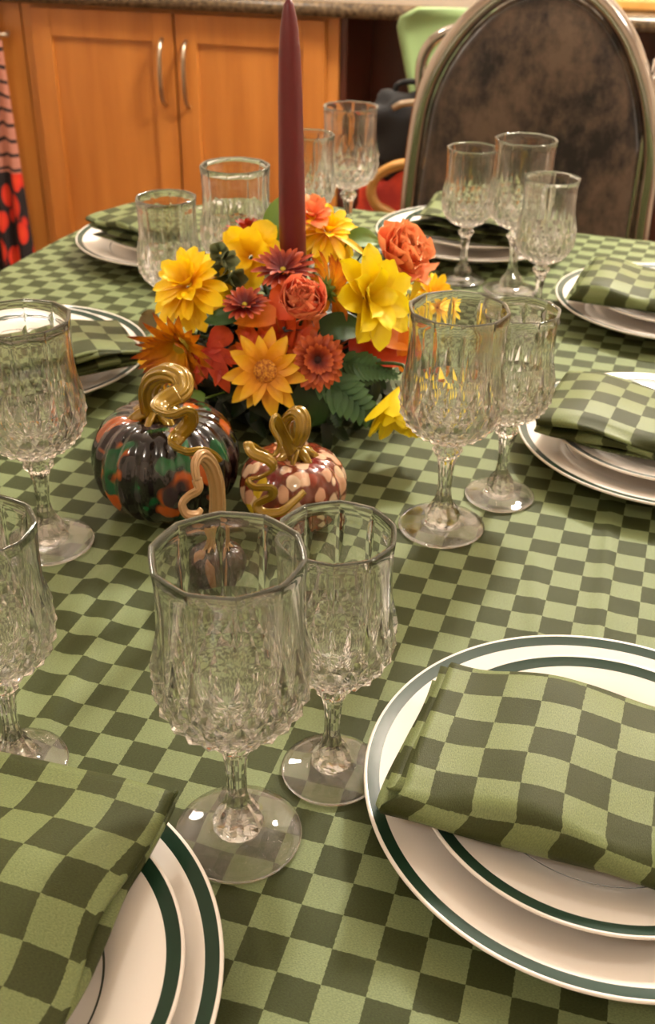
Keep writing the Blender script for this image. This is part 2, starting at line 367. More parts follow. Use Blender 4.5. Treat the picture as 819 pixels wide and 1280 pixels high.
# hanging towel at the left
def towel():
    e0 = onface(-40, 120, FN - .03)[0]; e1 = onface(13, 120, FN - .03)[0]
    m = mat('patterned towel', (190, 140, 120), .9); N, L, B = nodes(m)
    tc = N.new('ShaderNodeUVMap'); tc.uv_map = 'UVMap'; sp = N.new('ShaderNodeSeparateXYZ'); L.new(tc.outputs[0], sp.inputs[0])
    w = N.new('ShaderNodeTexWave'); w.wave_type = 'BANDS'; w.bands_direction = 'Y'; w.inputs['Scale'].default_value = 5.2; w.inputs['Distortion'].default_value = 2.5; w.inputs['Detail'].default_value = 1
    L.new(tc.outputs[0], w.inputs['Vector'])
    r1 = ramp(N, [(0, (20, 14, 14)), (.10, (60, 36, 30)), (.2, (176, 116, 96))]); L.new(w.outputs['Fac'], r1.inputs[0])
    v = N.new('ShaderNodeTexVoronoi'); v.inputs['Scale'].default_value = 9; L.new(tc.outputs[0], v.inputs['Vector'])
    r2 = ramp(N, [(0, (214, 66, 26)), (.42, (196, 40, 18)), (.5, (24, 12, 10))]); L.new(v.outputs['Distance'], r2.inputs[0])
    c = N.new('ShaderNodeMath'); c.operation = 'LESS_THAN'; c.inputs[1].default_value = .47; L.new(sp.outputs[1], c.inputs[0])
    mx = N.new('ShaderNodeMix'); mx.data_type = 'RGBA'; L.new(c.outputs[0], mx.inputs[0]); L.new(r1.outputs[0], mx.inputs[6]); L.new(r2.outputs[0], mx.inputs[7])
    L.new(mx.outputs[2], B.inputs['Base Color'])
    V = []; U = []; Fc = []; nx, nz = 26, 40; zt, zb = .775, .08
    for k in range(nz + 1):
        for i in range(nx + 1):
            s = i / nx; z = zt + (zb - zt) * k / nz
            wid = 1 + .06 * (k / nz)
            V.append((e0 + (e1 - e0) * s * wid, -.035 - .012 * math.sin(s * 15 + k * .05) * (.4 + k / nz), z)); U.append((s * .6, 1 - k / nz))
    for k in range(nz):
        for i in range(nx): a = k * (nx + 1) + i; Fc.append((a, a + 1, a + nx + 2, a + nx + 1))
    t = thing('hanging_towel', 'halloween towel hanging at the left edge, pinkish stripes over orange and black print', 'towel', RN * FN, RA)
    o = mesh_obj('towel_cloth', V, Fc, m, t, True, U); s = o.modifiers.new('s', 'SOLIDIFY'); s.thickness = .003
    MB().sweep([(e0 - .15, -.045, .79), (e1 + .0, -.045, .79), (e1 + .002, -.02, .79), (e1 + .002, 0, .79)], .006, 8, sub=3).build('towel_bar', M['steel'], t)
towel()

# ------------------------------------------------------------------ lights (main ceiling globe and added fill globes)
def main_or_fill_lamp(e, n, z, r, power, label, col=(1, .92, .82)):
    P = RE * e + RN * n
    t = thing('main_or_fill_light', label, 'ceiling light', (P.x, P.y, WH), 0)
    MB().lathe([(0.001, 0), (.07, 0), (.07, -.012), (.012, -.03), (.008, -.04), (.008, z - WH + r - .01), (.05, z - WH + r - .012), (.052, z - WH + r - .03)], 24).build('lamp_rod', M['steel'], t)
    m = bpy.data.materials.new('glowing globe'); m.use_nodes = True; N = m.node_tree.nodes; N.clear()
    em = N.new('ShaderNodeEmission'); em.inputs[0].default_value = col + (1,); em.inputs[1].default_value = power / (4 * PI * PI * r * r)
    o = N.new('ShaderNodeOutputMaterial'); m.node_tree.links.new(em.outputs[0], o.inputs[0])
    pr = [(max(.001, r * math.sin(PI * k / 10)), z - WH - r * math.cos(PI * k / 10)) for k in range(11)]
    MB().lathe(pr, 18).build('lamp_globe', m, t)
main_or_fill_lamp(.25, 2.30, 2.24, .13, 290, 'round globe ceiling light beyond the far end of the table')
main_or_fill_lamp(-1.35, 2.10, 2.26, .10, 34, 'added small fill globe in front of the maple cabinet')  # unseen fill, added to light the cabinet fronts
main_or_fill_lamp(1.35, 1.0, 2.26, .11, 36, 'added fill globe to the right of the table')  # unseen fill, added to brighten from the right
main_or_fill_lamp(-.9, -.7, 2.26, .11, 38, 'added fill globe behind the camera')  # unseen fill, added to lift the near end of the table
w = bpy.data.worlds.new('world'); scn.world = w; w.use_nodes = True
w.node_tree.nodes['Background'].inputs[0].default_value = (1, .8, .6, 1); w.node_tree.nodes['Background'].inputs[1].default_value = .05

# ------------------------------------------------------------------ table and cloth
e0, e1, n0, n1, RC = -.83, .19, .04, 1.60, .17
def outline(m):
    P = []; rs = [(e1, n0, -PI / 2, .12), (e1, n1, 0, .12), (e0, n1, PI / 2, .30), (e0, n0, PI, .12)]
    for (cx, cy, a0, rc) in rs:
        sx = 1 if cx == e1 else -1; sy = 1 if cy == n1 else -1
        for k in range(25):
            a = a0 + (PI / 2) * k / 24
            P.append(Vector((cx - sx * rc + rc * math.cos(a), cy - sy * rc + rc * math.sin(a), 0)))
    # resample evenly
    d = [0]
    for i in range(len(P)): d.append(d[-1] + (P[(i + 1) % len(P)] - P[i]).length)
    out = []; j = 0
    for k in range(m):
        s = d[-1] * k / m
        while d[j + 1] < s: j += 1
        f = (s - d[j]) / (d[j + 1] - d[j] + 1e-12); out.append(P[j].lerp(P[(j + 1) % len(P)], f))
    return out
t = thing('dining_table', 'long dining table hidden under the green checked tablecloth', 'table', (0, 0, 0), TA)
ot = outline(96)
V = [(p.x * .985 - .005, p.y * .985 + .012, z) for z in (T - .035, T - .004) for p in ot]
n = 96
MB().add(V, [(i, (i + 1) % n, n + (i + 1) % n, n + i) for i in range(n)] + [tuple(reversed(range(n))), tuple(range(n, 2 * n))]).build('tabletop', M['tan_wood'], t, False)
for (x, y) in ((e0 + .12, n0 + .12), (e1 - .12, n0 + .12), (e0 + .16, n1 - .16), (e1 - .12, n1 - .12)):
    MB().lathe([(.022, 0), (.026, .3), (.034, T - .14), (.034, T - .035)], 20, True, True, c=(x, y)).build('leg', M['tan_wood'], t)

WUV = np.array([[-3.8327278334048374, 1.238812543381364], [42.84999055288357, -13.810794660310822], [-13.460124322030648, -46.744364460277026], [0.42750403819048444, -0.5738156645078831], [-0.9006170516328584, -1.5161733679277147], [-2.470329485704159, -0.6703123065070713]])
def cloth_uv(x, y):
    y -= .7; x = max(min(x, .8), -.8); f = np.array([1, x, y, x * x, x * y, y * y]); return tuple(f @ WUV)
ridges = []
def ridge(a, b, amp, wd): ridges.append((onz(*a), onz(*b), amp, wd))
ridge((45, 925), (150, 730), .0016, .007); ridge((70, 800), (190, 640), .0022, .007); ridge((90, 860), (235, 600), .0012, .006)
ridge((748, 800), (765, 640), .0018, .006); ridge((672, 800), (668, 715), .0010, .005); ridge((345, 1225), (300, 1280), .0010, .008)
ridge((690, 355), (668, 460), .0012, .008); ridge((40, 350), (150, 372), .002, .012); ridge((120, 730), (60, 780), .0015, .008)
def wr(x, y):
    z = .0009 * (noise(x * 9, y * 9, 3) + .5 * noise(x * 22, y * 22, 8))
    for a, b, amp, wd in ridges:
        px, py = x - a.x, y - a.y; dx, dy = b.x - a.x, b.y - a.y; L2 = dx * dx + dy * dy
        s = (px * dx + py * dy) / L2; q = (px * dy - py * dx) / math.sqrt(L2)
        if -.5 < s < 1.5 and abs(q) < wd * 4:
            e = max(0, -s, s - 1); z += amp * math.exp(-(q / wd) ** 2 - (e * 3) ** 2)
    return z
def tablecloth():
    m = 420; o = outline(m); c = Vector(((e0 + e1) / 2, (n0 + n1) / 2, 0)); V = []; U = []; Fc = []
    K = 120
    for k in range(1, K + 1):
        s = k / K
        for p in o:
            q = c + (p - c) * s; W = TE * q.x + TN * q.y
            V.append((W.x, W.y, T + (wr(W.x, W.y) if s < .985 else 0))); U.append(cloth_uv(W.x, W.y))
    nrm = []
    for i in range(m):
        tg = (o[(i + 1) % m] - o[i - 1]).normalized(); nrm.append(Vector((tg.y, -tg.x, 0)))
    J = 26
    for j in range(1, J + 1):
        d = .30 * j / J
        for i, p in enumerate(o):
            s = i / m
            fold = (.5 + .5 * math.sin(s * 2 * PI * 26 + 2 * math.sin(s * 19))) * .022 * min(1, d / .15)
            rr = .008
            if d < rr * PI / 2: a = d / rr; off = rr * math.sin(a); dz = rr * (1 - math.cos(a))
            else: off = rr + fold + .03 * d; dz = rr + d - rr * PI / 2
            q = p + nrm[i] * off; W = TE * q.x + TN * q.y; F2 = p + nrm[i] * d; W2 = TE * F2.x + TN * F2.y
            V.append((W.x, W.y, T - dz)); U.append(cloth_uv(W2.x, W2.y))
    R = K + J
    for k in range(R - 1):
        for i in range(m):
            a = k * m + i; b = k * m + (i + 1) % m; Fc.append((a, b, b + m, a + m))
    V.append((TE * c.x + TN * c.y) + Vector((0, 0, T))); U.append(cloth_uv(V[-1][0], V[-1][1])); ci = len(V) - 1
    for i in range(m): Fc.append((ci, (i + 1) % m, i))
    ob = mesh_obj('tablecloth', V, [tuple(reversed(f)) for f in Fc[:0]] + Fc, M['cloth'], None, True, U)
    tag(ob, 'green checked damask tablecloth covering the whole dining table', 'tablecloth')
tablecloth()

# ------------------------------------------------------------------ plates and napkins
def plate_mesh(R, hgt, foot, well, base=0):
    # profile of the whole shell from the centre above, over the lip, back to the centre below
    P = [(.0005, .0055), (well * .6, .0052), (well * .9, .0056), (well, .0064), (well + .004, .0085), (well + .010, hgt * .62),
         (R * .86, hgt * .82), (R * .95, hgt * .94), (R * .985, hgt), (R - .0006, hgt + .0004), (R, hgt - .0008), (R - .0010, hgt - .0022), (R * .95, hgt * .94 - .0035),
         (R * .86, hgt * .82 - .004), (well + .010, hgt * .62 - .0045), (well + .002, .0035), (foot + .004, .0022), (foot + .002, 0), (foot - .001, 0), (foot - .003, .0022), (.0005, .0022)]
    return P
Pd = plate_mesh(.135, .022, .078, .086); Ps = plate_mesh(.105, .019, .058, .064)
protoD = MB().lathe(Pd, 128).build('dinner_plate', M['dinner']); protoS = MB().lathe(Ps, 112).build('salad_plate', M['salad'])
first = {'d': True, 's': True}
def put(proto, key, loc, label, cat, group):
    o = proto if first[key] else proto.copy()
    if not first[key]: C.objects.link(o)
    first[key] = False
    o.location = loc; tag(o, label, cat, group); return o
PL = {1: ((.158, .430), (.155, .427)), 2: ((-.179, .303), (-.166, .299)), 3: ((.308, .867), (.306, .862)), 4: ((.406, 1.224), (.408, 1.220)),
      5: ((.196, 1.490), (.204, 1.488)), 6: ((-.216, 1.443), (-.206, 1.440)), 7: ((-.327, 1.031), (-.326, 1.030))}
where = {1: 'at the lower right corner', 2: 'at the lower left corner',
         3: 'halfway up the right edge', 4: 'below the velvet chair at right',
         5: 'at the far end before the velvet chair', 6: 'at upper left before the maple cabinet',
         7: 'at the left edge beside the dark pumpkin'}
for k in range(1, 8):
    (dx, dy), (sx, sy) = PL[k]
    put(protoD, 'd', (dx, dy, T + .0012), 'white dinner plate with green rim band ' + where[k], 'dinner plate', 'green banded dinner plates under the salad plates')
    put(protoS, 's', (sx, sy, T + .0012 + .0125), 'smaller white salad plate stacked ' + where[k], 'salad plate', 'green banded salad plates stacked on dinner plates')

def napkin(cx, cy, ang, L, W, axis='W', layers=4, wrap=False, sp=.0042, seed=0, puff=.004, z=.0345, label='', loose=0, uvoff=(0, 0), flip=1, sag=0, bend=0):
    A, B = (W, L) if axis == 'W' else (L, W)      # A: the folded direction, B: the extruded one
    prof = []
    nseg = 22
    for k in range(layers):
        xs = [(-A / 2 + A * i / nseg) for i in range(nseg + 1)]
        if k % 2: xs = xs[::-1]
        sh = .0030 * math.sin(k * 2.3 + seed)
        for x in xs: prof.append((x * (1 - .012 * (layers - 1 - k)) + sh, k * sp, k))
        if k < layers - 1:
            s = 1 if k % 2 == 0 else -1
            for j in range(1, 6):
                a = -PI / 2 + PI * j / 6; prof.append((s * (A / 2 * (1 - .012 * (layers - 1 - k)) + sp * .62 * math.cos(a) * (1 + loose)) + sh, k * sp + sp / 2 + sp / 2 * math.sin(a), k + j / 6))
    if wrap:      # folded in half around its inner layers: one big round fold at the front
        prof = []; h = (layers - 1) * sp
        for i in range(nseg + 1): prof.append((A / 2 - .004 - (A - .012) * i / nseg, 0, 0))
        for j in range(1, 8): a = -PI / 2 - PI * j / 8; prof.append((-A / 2 + .008 + h * .62 * math.cos(a), h / 2 + h / 2 * math.sin(a), (layers - 1) * j / 8))
        for i in range(nseg + 1): prof.append((-A / 2 + .008 + (A - .012) * i / nseg, h, layers - 1))
        for k in range(layers - 2, 0, -1):
            d = 1 if (layers - 2 - k) % 2 == 0 else -1; z_ = k * sp
            ex = A / 2 - .004 if d > 0 else -A / 2 + .010
            for j in range(1, 4): a = PI / 2 - PI * j / 4; prof.append((ex + d * sp * .5 * math.cos(a), z_ + sp / 2 + sp / 2 * math.sin(a), k + 1 - j / 4))
            for i in range(nseg + 1): prof.append((ex - d * (A - .020) * i / nseg, z_, k))
    arc = [0]
    for i in range(1, len(prof)): arc.append(arc[-1] + math.hypot(prof[i][0] - prof[i - 1][0], prof[i][1] - prof[i - 1][1]))
    m = 56; V = []; U = []; Fc = []; top = (layers - 1) * sp
    for j in range(m + 1):
        b = -B / 2 + B * j / m
        for i, (x, zz, k) in enumerate(prof):
            lay = k / max(1, layers - 1)
            ex = max(0, 1 - (2 * x / A) ** 2); eb = max(0, 1 - (2 * b / B) ** 2)
            nz = noise(x * 14 + seed * 7, b * 14, k * .35) * .0026 + noise(x * 38 + seed, b * 30, k * .6) * .0011
            zz2 = zz + lay * puff * (ex ** .5) * (.4 + .6 * eb ** .5) + (.35 + .65 * lay) * nz * (1 + loose * 3)
            zz2 = max(zz2, 0 if not sag else -.02)
            zz2 += .0009 * k * math.sin(b * 60 + seed + k)
            if loose: zz2 += loose * .012 * lay * math.sin(2.2 * b / B * PI + seed)
            x2 = x + noise(b * 10 + seed, k * (.15 if wrap else 1.3), 5) * .0045 + (.0004 if wrap else .0015) * math.sin(b * 70 + k * 2 + seed) + bend * (1 - (2 * b / B) ** 2)
            b2 = b + noise(x * 12 + seed, k * (.4 if wrap else 1.7), 9) * .004 + (-(1 - lay) * .013 if b < 0 and wrap else (lay - .5) * .006 * (1 if b > 0 else -1)) * min(1, abs(2 * b / B) ** 2) + .0015 * math.sin(k * 2.4)
            V.append((b2, x2 * flip, zz2) if axis == 'W' else (x2, b2 * flip, zz2)); U.append((arc[i] / .0222 + uvoff[0], b / .0222 + uvoff[1]))
    n = len(prof)
    for j in range(m):
        for i in range(n - 1): a = j * n + i; Fc.append((a, a + 1, a + n + 1, a + n))
    o = mesh_obj('napkin', V, Fc, M['napkin'], None, True, U)
    s = o.modifiers.new('thickness', 'SOLIDIFY'); s.thickness = .0013; s.offset = 0
    o.location = (cx, cy, T + z); o.rotation_euler = (0, 0, ang)
    tag(o, label, 'napkin', 'folded green checked napkins on the plates'); return o
def nap_edge(p0, p1, ldir, L, **k):   # from the two ends of its visible short edge
    mid = (Vector(p0) + Vector(p1)) / 2; d = Vector((math.cos(ldir), math.sin(ldir))); c = mid + d * L / 2
    return napkin(c.x, c.y, ldir, L, (Vector(p0) - Vector(p1)).length, **k)
D = math.radians
nap_edge((.065, .505), (.053, .386), D(-18), .25, axis='W', wrap=True, layers=5, sp=.0046, seed=1, puff=.005, label='green checked napkin folded flat on the lower right plate, nearest the camera')
napkin(-.172, .290, D(255.5), .25, .125, axis='W', layers=4, seed=2, puff=.006, label='green checked napkin with stitched hem on the lower left plate')
nap_edge((.236, .935), (.180, .838), D(-27), .25, axis='W', layers=5, seed=3, puff=.007, label='green checked napkin on the plate halfway up the right edge')
nap_edge((.320, 1.283), (.285, 1.170), D(-22), .25, axis='W', wrap=True, layers=5, seed=4, puff=.006, label='green checked napkin on the plate at the upper right edge')
napkin(.195, 1.462, D(68), .13, .145, axis='W', layers=3, sp=.011, seed=5, puff=.006, loose=.5, label='loosely rolled dark green napkin at the far end before the velvet chair')
napkin(-.205, 1.385, D(-38), .21, .12, axis='W', layers=5, sp=.006, seed=6, puff=.006, label='green napkin on the upper left plate in front of the maple cabinet')
napkin(-.306, .962, D(28), .22, .098, axis='W', layers=5, seed=7, puff=.006, label='green napkin on the left edge plate beside the dark glass pumpkin')

# ------------------------------------------------------------------ crystal goblets
def goblet_parts(sr, sz):
    Mq = 20; NC = 60
    def P(r, z, a): return (r * sr * math.cos(a), r * sr * math.sin(a), z * sz)
    # ---- bowl
    V = []; Fc = []; flat = set(); sharp = set()
    rings = [(.0085, .0785), (.0160, .0815), (.0250, .0868), (.0328, .0940), (.0376, .1030), (.0391, .1130), (.0386, .1245), (.0368, .1430)]
    idx = []
    for k, (r, z) in enumerate(rings):
        ph = .5 if k % 2 else 0; row = []
        for j in range(Mq):
            V.append(P(r * (.985 if k > 1 else 1), z, 2 * PI * (j + ph) / Mq)); row.append(len(V) - 1)
        idx.append(row)
    def vtx(k, q):           # q in half steps
        ph = 1 if k % 2 else 0
        return idx[k][((q - ph) // 2) % Mq]
    def addf(f, fl=True):
        Fc.append(f)
        if fl: flat.add(len(Fc) - 1)
    K = len(rings)
    for j in range(Mq):      # neck triangles between ring 0 and 1
        addf((vtx(0, 2 * j), vtx(0, 2 * j + 2), vtx(1, 2 * j + 1)))
    for k in range(1, K - 1):
        r, z = rings[k]; ph = 1 if k % 2 else 0
        for j in range(Mq):
            q = 2 * j + ph + 1      # diamond centred between the two ring-k points
            bump = .0019 if k > 1 else .0010
            V.append(P(r + bump, z - .0004, PI * q / Mq)); c = len(V) - 1
            lo, hi, l, rr = vtx(k - 1, q), vtx(k + 1, q), vtx(k, q - 1), vtx(k, q + 1)
            addf((c, lo, rr)); addf((c, rr, hi)); addf((c, hi, l)); addf((c, l, lo))
    # first ring lower gap is closed by the diamonds of ring 1 (their lower tips are ring 0)
    # ---- fluted wall, NC columns
    def pf(c): d = ((c % 6) - 3) * (2 * PI / NC); return math.cos(PI / 10) / math.cos(d)
    kt = K - 1; ph = 1 if kt % 2 else 0
    prof = [(.0368, .143, .05), (.0362, .152, .4), (.0362, .165, .65), (.0368, .178, .75), (.0377, .1862, .7), (.0374, .1870, .7)]
    c0 = 0
    rows = []
    for i, (r, z, a) in enumerate(prof):
        row = []
        for c in range(NC):
            an = 2 * PI * (c + 1.5 * ph) / NC
            if i == 0 and c % 3 == 0: row.append(idx[kt][c // 3]); continue
            V.append(P(r * (1 - a * (1 - pf(c))) * (.985 if i == 0 else 1), z, an)); row.append(len(V) - 1)
        rows.append(row)
    for j in range(Mq):      # down-pointing gaps
        ap = vtx(kt - 1, 2 * j + ph + 1); 
        for s in range(3): addf((ap, rows[0][(3 * j + s + 1) % NC], rows[0][3 * j + s]))
    inner = [(.0352, .1868, .7), (.0346, .1855, .7), (.0342, .175, .6), (.0338, .160, .4), (.0340, .142, .2), (.0350, .125, 0), (.0349, .113, 0), (.0322, .1015, 0), (.0260, .0940, 0), (.0155, .0902, 0), (.0050, .0893, 0)]
    for i, (r, z, a) in enumerate(inner):
        row = []
        for c in range(NC): V.append(P(r * (1 - a * (1 - pf(c))), z, 2 * PI * (c + 1.5 * ph) / NC)); row.append(len(V) - 1)
        rows.append(row)
    for a in range(len(rows) - 1):
        for c in range(NC):
            d = (c + 1) % NC; Fc.append((rows[a][c], rows[a][d], rows[a + 1][d], rows[a + 1][c]))
            if c % 6 == 0 and a < 8: sharp.add(tuple(sorted((rows[a][c], rows[a + 1][c]))))
    V.append(P(0, .0891, 0)); ci = len(V) - 1
    for c in range(NC): Fc.append((rows[-1][c], rows[-1][(c + 1) % NC], ci))
    bowl = (V, Fc, flat, sharp)
    # ---- stem (20 columns, alternate ones stand out)
    V = []; Fc = []; st = [(.0085, .0785, 0), (.0078, .0758, .02), (.0108, .0722, .16), (.0112, .0695, .16), (.0080, .0650, .06), (.0072, .0625, .10), (.0062, .0570, .10), (.0052, .045, .10), (.0052, .034, .10), (.0066, .026, .12), (.0105, .0195, .14), (.0132, .0135, .12), (.0138, .0095, .04), (.0138, .0080, 0)]
    for k, (r, z, a) in enumerate(st):
        for j in range(Mq): V.append(P(r * (1 + a * (.5 if j % 2 else -.5)), z, 2 * PI * j / Mq))
    for k in range(len(st) - 1):
        for j in range(Mq): q = (j + 1) % Mq; Fc.append((k * Mq + j, (k + 1) * Mq + j, (k + 1) * Mq + q, k * Mq + q))
    stem = (V, Fc, set(range(len(Fc))), set())
    # ---- foot
    V = []; Fc = []; ft = [(.0138, .0080), (.0160, .0066), (.022, .0050), (.029, .0036), (.0338, .0027), (.0350, .0019), (.0352, .0012), (.0346, .0002), (.0330, 0), (.0300, .0006), (.018, .0022), (.006, .0028)]
    for k, (r, z) in enumerate(ft):
        for c in range(NC):
            if k == 0:
                j, s = divmod(c, 3); a0, a1 = 2 * PI * j / Mq, 2 * PI * (j + 1) / Mq; p0, p1 = Vector(P(r, z, a0)), Vector(P(r, z, a1)); V.append(tuple(p0.lerp(p1, s / 3)))
            else: V.append(P(r, z, 2 * PI * c / NC))
    for k in range(len(ft) - 1):
        for c in range(NC): d = (c + 1) % NC; Fc.append((k * NC + c, (k + 1) * NC + c, (k + 1) * NC + d, k * NC + d))
    V.append(P(0, .0029, 0)); ci = len(V) - 1; b = (len(ft) - 1) * NC
    for c in range(NC): Fc.append((b + c, ci, b + (c + 1) % NC))
    foot = (V, Fc, set(), set())
    return bowl, stem, foot
protos = {}
def goblet(kind, x, y, rz, label, group):
    sr, sz = {'water': (1, 1), 'wine': (.845, .898)}[kind]
    if kind not in protos:
        b, s, f = goblet_parts(sr, sz)
        r = thing({'water': 'water_goblet', 'wine': 'wine_goblet'}[kind], label, 'glass')
        for nm, d, m in (('bowl', b, 'crystal'), ('stem', s, 'crystal'), ('foot', f, 'crystal_foot')):
            mesh_obj(nm, d[0], d[1], M[m], r, True, None, d[2], d[3])
        protos[kind] = r
    else:
        p = protos[kind]; r = p.copy(); C.objects.link(r)
        for ch in list(p.children):
            c = ch.copy(); C.objects.link(c); c.parent = r
    r.location = (x, y, T + .0012); r.rotation_euler = (0, 0, rz); tag(r, label, 'glass', group)
    return r
WG, WN = 'tall cut crystal water goblets', 'smaller cut crystal wine goblets'
goblet('water', -.046, .409, .35, 'large cut crystal goblet in the centre foreground, nearest the camera', WG)
goblet('wine', .005, .459, .1, 'smaller cut crystal goblet just behind and right of the largest foreground goblet', WN)
goblet('water', .093, .735, .2, 'cut crystal goblet right of the flowers with orange blooms seen through it', WG)
goblet('wine', .147, .786, .5, 'smaller crystal goblet behind the right-middle plate, half hidden by a larger goblet', WN)
goblet('water', -.219, .700, .3, 'cut crystal goblet cut off by the left edge, left of the dark glass pumpkin', WG)
p = onz(23, 957); goblet('wine', p.x, p.y, .0, 'crystal goblet at the left edge whose foot meets the lower left napkin', WN)
goblet('water', .021, 1.485, .1, 'tallest goblet right behind the red candle, before the dark recess', WG)
goblet('wine', -.031, 1.400, .4, 'crystal goblet partly hidden by the right side of the red candle', WN)
goblet('wine', -.171, 1.090, .2, 'crystal goblet behind the large yellow flower, beside the upper left plate', WN)
goblet('water', -.105, 1.150, .0, 'crystal goblet left of the red candle in front of the maple cabinet door', WG)
goblet('wine', .170, 1.342, .3, 'leftmost of the three far right goblets, before the loosely rolled napkin', WN)
goblet('water', .228, 1.305, .2, 'tallest of the three goblets before the brown velvet chair', WG)
goblet('wine', .243, 1.200, .55, 'nearest and rightmost of the three goblets before the brown velvet chair', WN)

# ------------------------------------------------------------------ glass pumpkins
def pumpkin(x, y, R, hgt, ribs, m, gm, label, stem, tendrils, depth, ribd=.05, calyx=True):
    t = thing('glass_pumpkin', label, 'glass pumpkin', (x, y, T + .001), 0, 'blown glass pumpkins')
    pr = []
    for k in range(33):
        a = -PI / 2 + PI * k / 32; r = R * (max(0, math.cos(a)) ** .72); z = hgt / 2 + hgt / 2 * math.sin(a)
        if k > 24: z -= hgt * .13 * ((k - 24) / 8) ** 2
        pr.append((max(r, .0004), max(z, .0) if k > 1 else 0))
    rad = lambda an, k: 1 - ribd * (abs(math.cos(ribs * an / 2)) ** 3) * min(1, k / 4) * (1 + (1.6 if k > 26 else 0))
    MB().lathe(pr, ribs * 10, rad=rad).build('pumpkin_body', M[m], t)
    o = Vector((x, y, T + .001))
    P = [at(px, py, depth + dy) - o for (px, py, r, dy) in stem]
    st = MB().sweep(P, [q[2] * .80 for q in stem], 54, rib=.10, ribs=9, sub=7, flat=.7).build('pumpkin_stem', M[gm], t)
    if calyx:
        c = MB(); ap = P[0].z
        for j in range(7):
            a = 2 * PI * j / 7; d = Vector((math.cos(a), math.sin(a), 0)); b = Vector((P[0].x, P[0].y, 0))
            z0 = hgt * .90
            c.sweep([b + Vector((0, 0, z0 + .006)), b + d * R * .16 + Vector((0, 0, z0 + .006)), b + d * R * .34 + Vector((0, 0, z0 + .001)), b + d * R * .46 + Vector((0, 0, z0 - .006))], [R * .10, R * .09, R * .07, R * .012], 12, sub=3, flat=.6)
        c.build('calyx', M[gm], t)
    for tp in tendrils:
        P = [at(px, py, depth + dy) - o for (px, py, r, dy) in tp]
        MB().sweep(P, [q[2] * .88 for q in tp], 32, rib=.10, ribs=8, sub=7, flat=.45).build('tendril', M[gm], t)
    return t
pumpkin(-.132, .758, .0600, .092, 20, 'pumpkin_dark', 'gold_glass', 'large dark glass pumpkin with orange and green spots and a golden curled stem',
        [(196, 522, .014, 0), (190, 500, .013, -.004), (189, 482, .0125, -.008), (198, 470, .0125, -.012), (212, 466, .0125, -.018), (226, 472, .0115, -.024), (229, 486, .0095, -.032), (220, 496, .0075, -.04)],
        [[(222, 492, .0085, -.040), (205, 502, .008, -.046), (200, 512, .0075, -.056), (216, 519, .007, -.068), (234, 514, .007, -.066), (237, 528, .0065, -.060), (224, 544, .0065, -.062), (217, 556, .0065, -.072), (234, 565, .006, -.082), (252, 563, .005, -.078), (266, 568, .004, -.072), (275, 577, .003, -.07)]], .758)
pumpkin(-.028, .745, .0440, .062, 16, 'pumpkin_spot', 'gold_glass', 'small cream, maroon and yellow spotted glass pumpkin with a golden curled stem',
        [(372, 574, .0105, 0), (369, 556, .0095, 0), (361, 540, .0085, -.002), (361, 524, .0082, -.006), (370, 515, .008, -.012), (378, 522, .008, -.016), (379, 540, .0075, -.020), (372, 556, .006, -.02)],
        [[(366, 566, .006, -.012), (356, 546, .0052, -.016), (344, 524, .0050, -.022), (340, 534, .0050, -.028), (350, 555, .0050, -.030), (340, 570, .0046, -.034), (322, 560, .0044, -.040), (311, 554, .0042, -.046), (316, 566, .0044, -.052), (336, 575, .0044, -.054), (342, 586, .0044, -.052), (326, 596, .0042, -.052), (310, 600, .004, -.056), (318, 609, .004, -.060), (338, 610, .004, -.060), (340, 620, .004, -.058), (322, 630, .004, -.056), (328, 640, .004, -.058), (350, 640, .0036, -.058), (366, 628, .0032, -.054), (381, 614, .0026, -.050)]], .745)
pumpkin(-.084, .642, .0265, .044, 14, 'pumpkin_brown', 'pearl_glass', 'smallest brown glass pumpkin with a pearly curled stem, right behind the foreground goblet',
        [(268, 676, .0100, 0), (271, 650, .0085, 0), (272, 625, .0075, 0), (270, 600, .0070, 0), (263, 580, .0066, -.002), (252, 570, .0060, -.008), (244, 580, .0052, -.016), (246, 600, .0046, -.02)],
        [[(246, 598, .0046, -.02), (248, 612, .0042, -.022), (236, 620, .004, -.026), (228, 630, .004, -.030), (233, 642, .0036, -.030), (246, 643, .003, -.026), (252, 636, .002, -.022)]], .640, ribd=.07)

# ------------------------------------------------------------------ centrepiece
CT = Vector((-.040, .95, T))
t = thing('flower_bowl', 'low dark bowl holding the flowers around the red candle', 'bowl', (CT.x, CT.y, T + .001))
MB().lathe([(.0005, 0), (.05, 0), (.062, .006), (.074, .028), (.076, .034), (.070, .034), (.060, .012), (.0005, .010)], 56).build('bowl', M['foam'], t)
MB().lathe([(.0005, .0102), (.062, .0104), (.068, .03), (.060, .052), (.035, .066), (.0005, .070)], 40).build('floral_foam', M['foam'], t)

cb = at(368, 318, .95)
t = thing('taper_candle', 'tall burgundy red taper candle standing in the flowers', 'candle', (cb.x, cb.y, T + .06))
ct = at(361, -2, .95) - Vector((cb.x, cb.y, T + .06)); hz = ct.z
pr = [(.0126, 0), (.0125, hz * .3), (.0114, hz * .55), (.0104, hz * .75), (.0092, hz * .86), (.0075, hz * .93), (.0056, hz * .965), (.0042, hz * .985), (.0024, hz * .996), (.0005, hz)]
o = MB().lathe(pr, 40, True).build('candle_wax', M['candle'], t)
for v in o.data.vertices: v.co.x += ct.x * v.co.z / hz
MB().sweep([(ct.x, 0, hz - .002), (ct.x, .0005, hz + .006), (ct.x + .001, .001, hz + .012)], .0008, 6).build('wick', M['ceiling'], t)

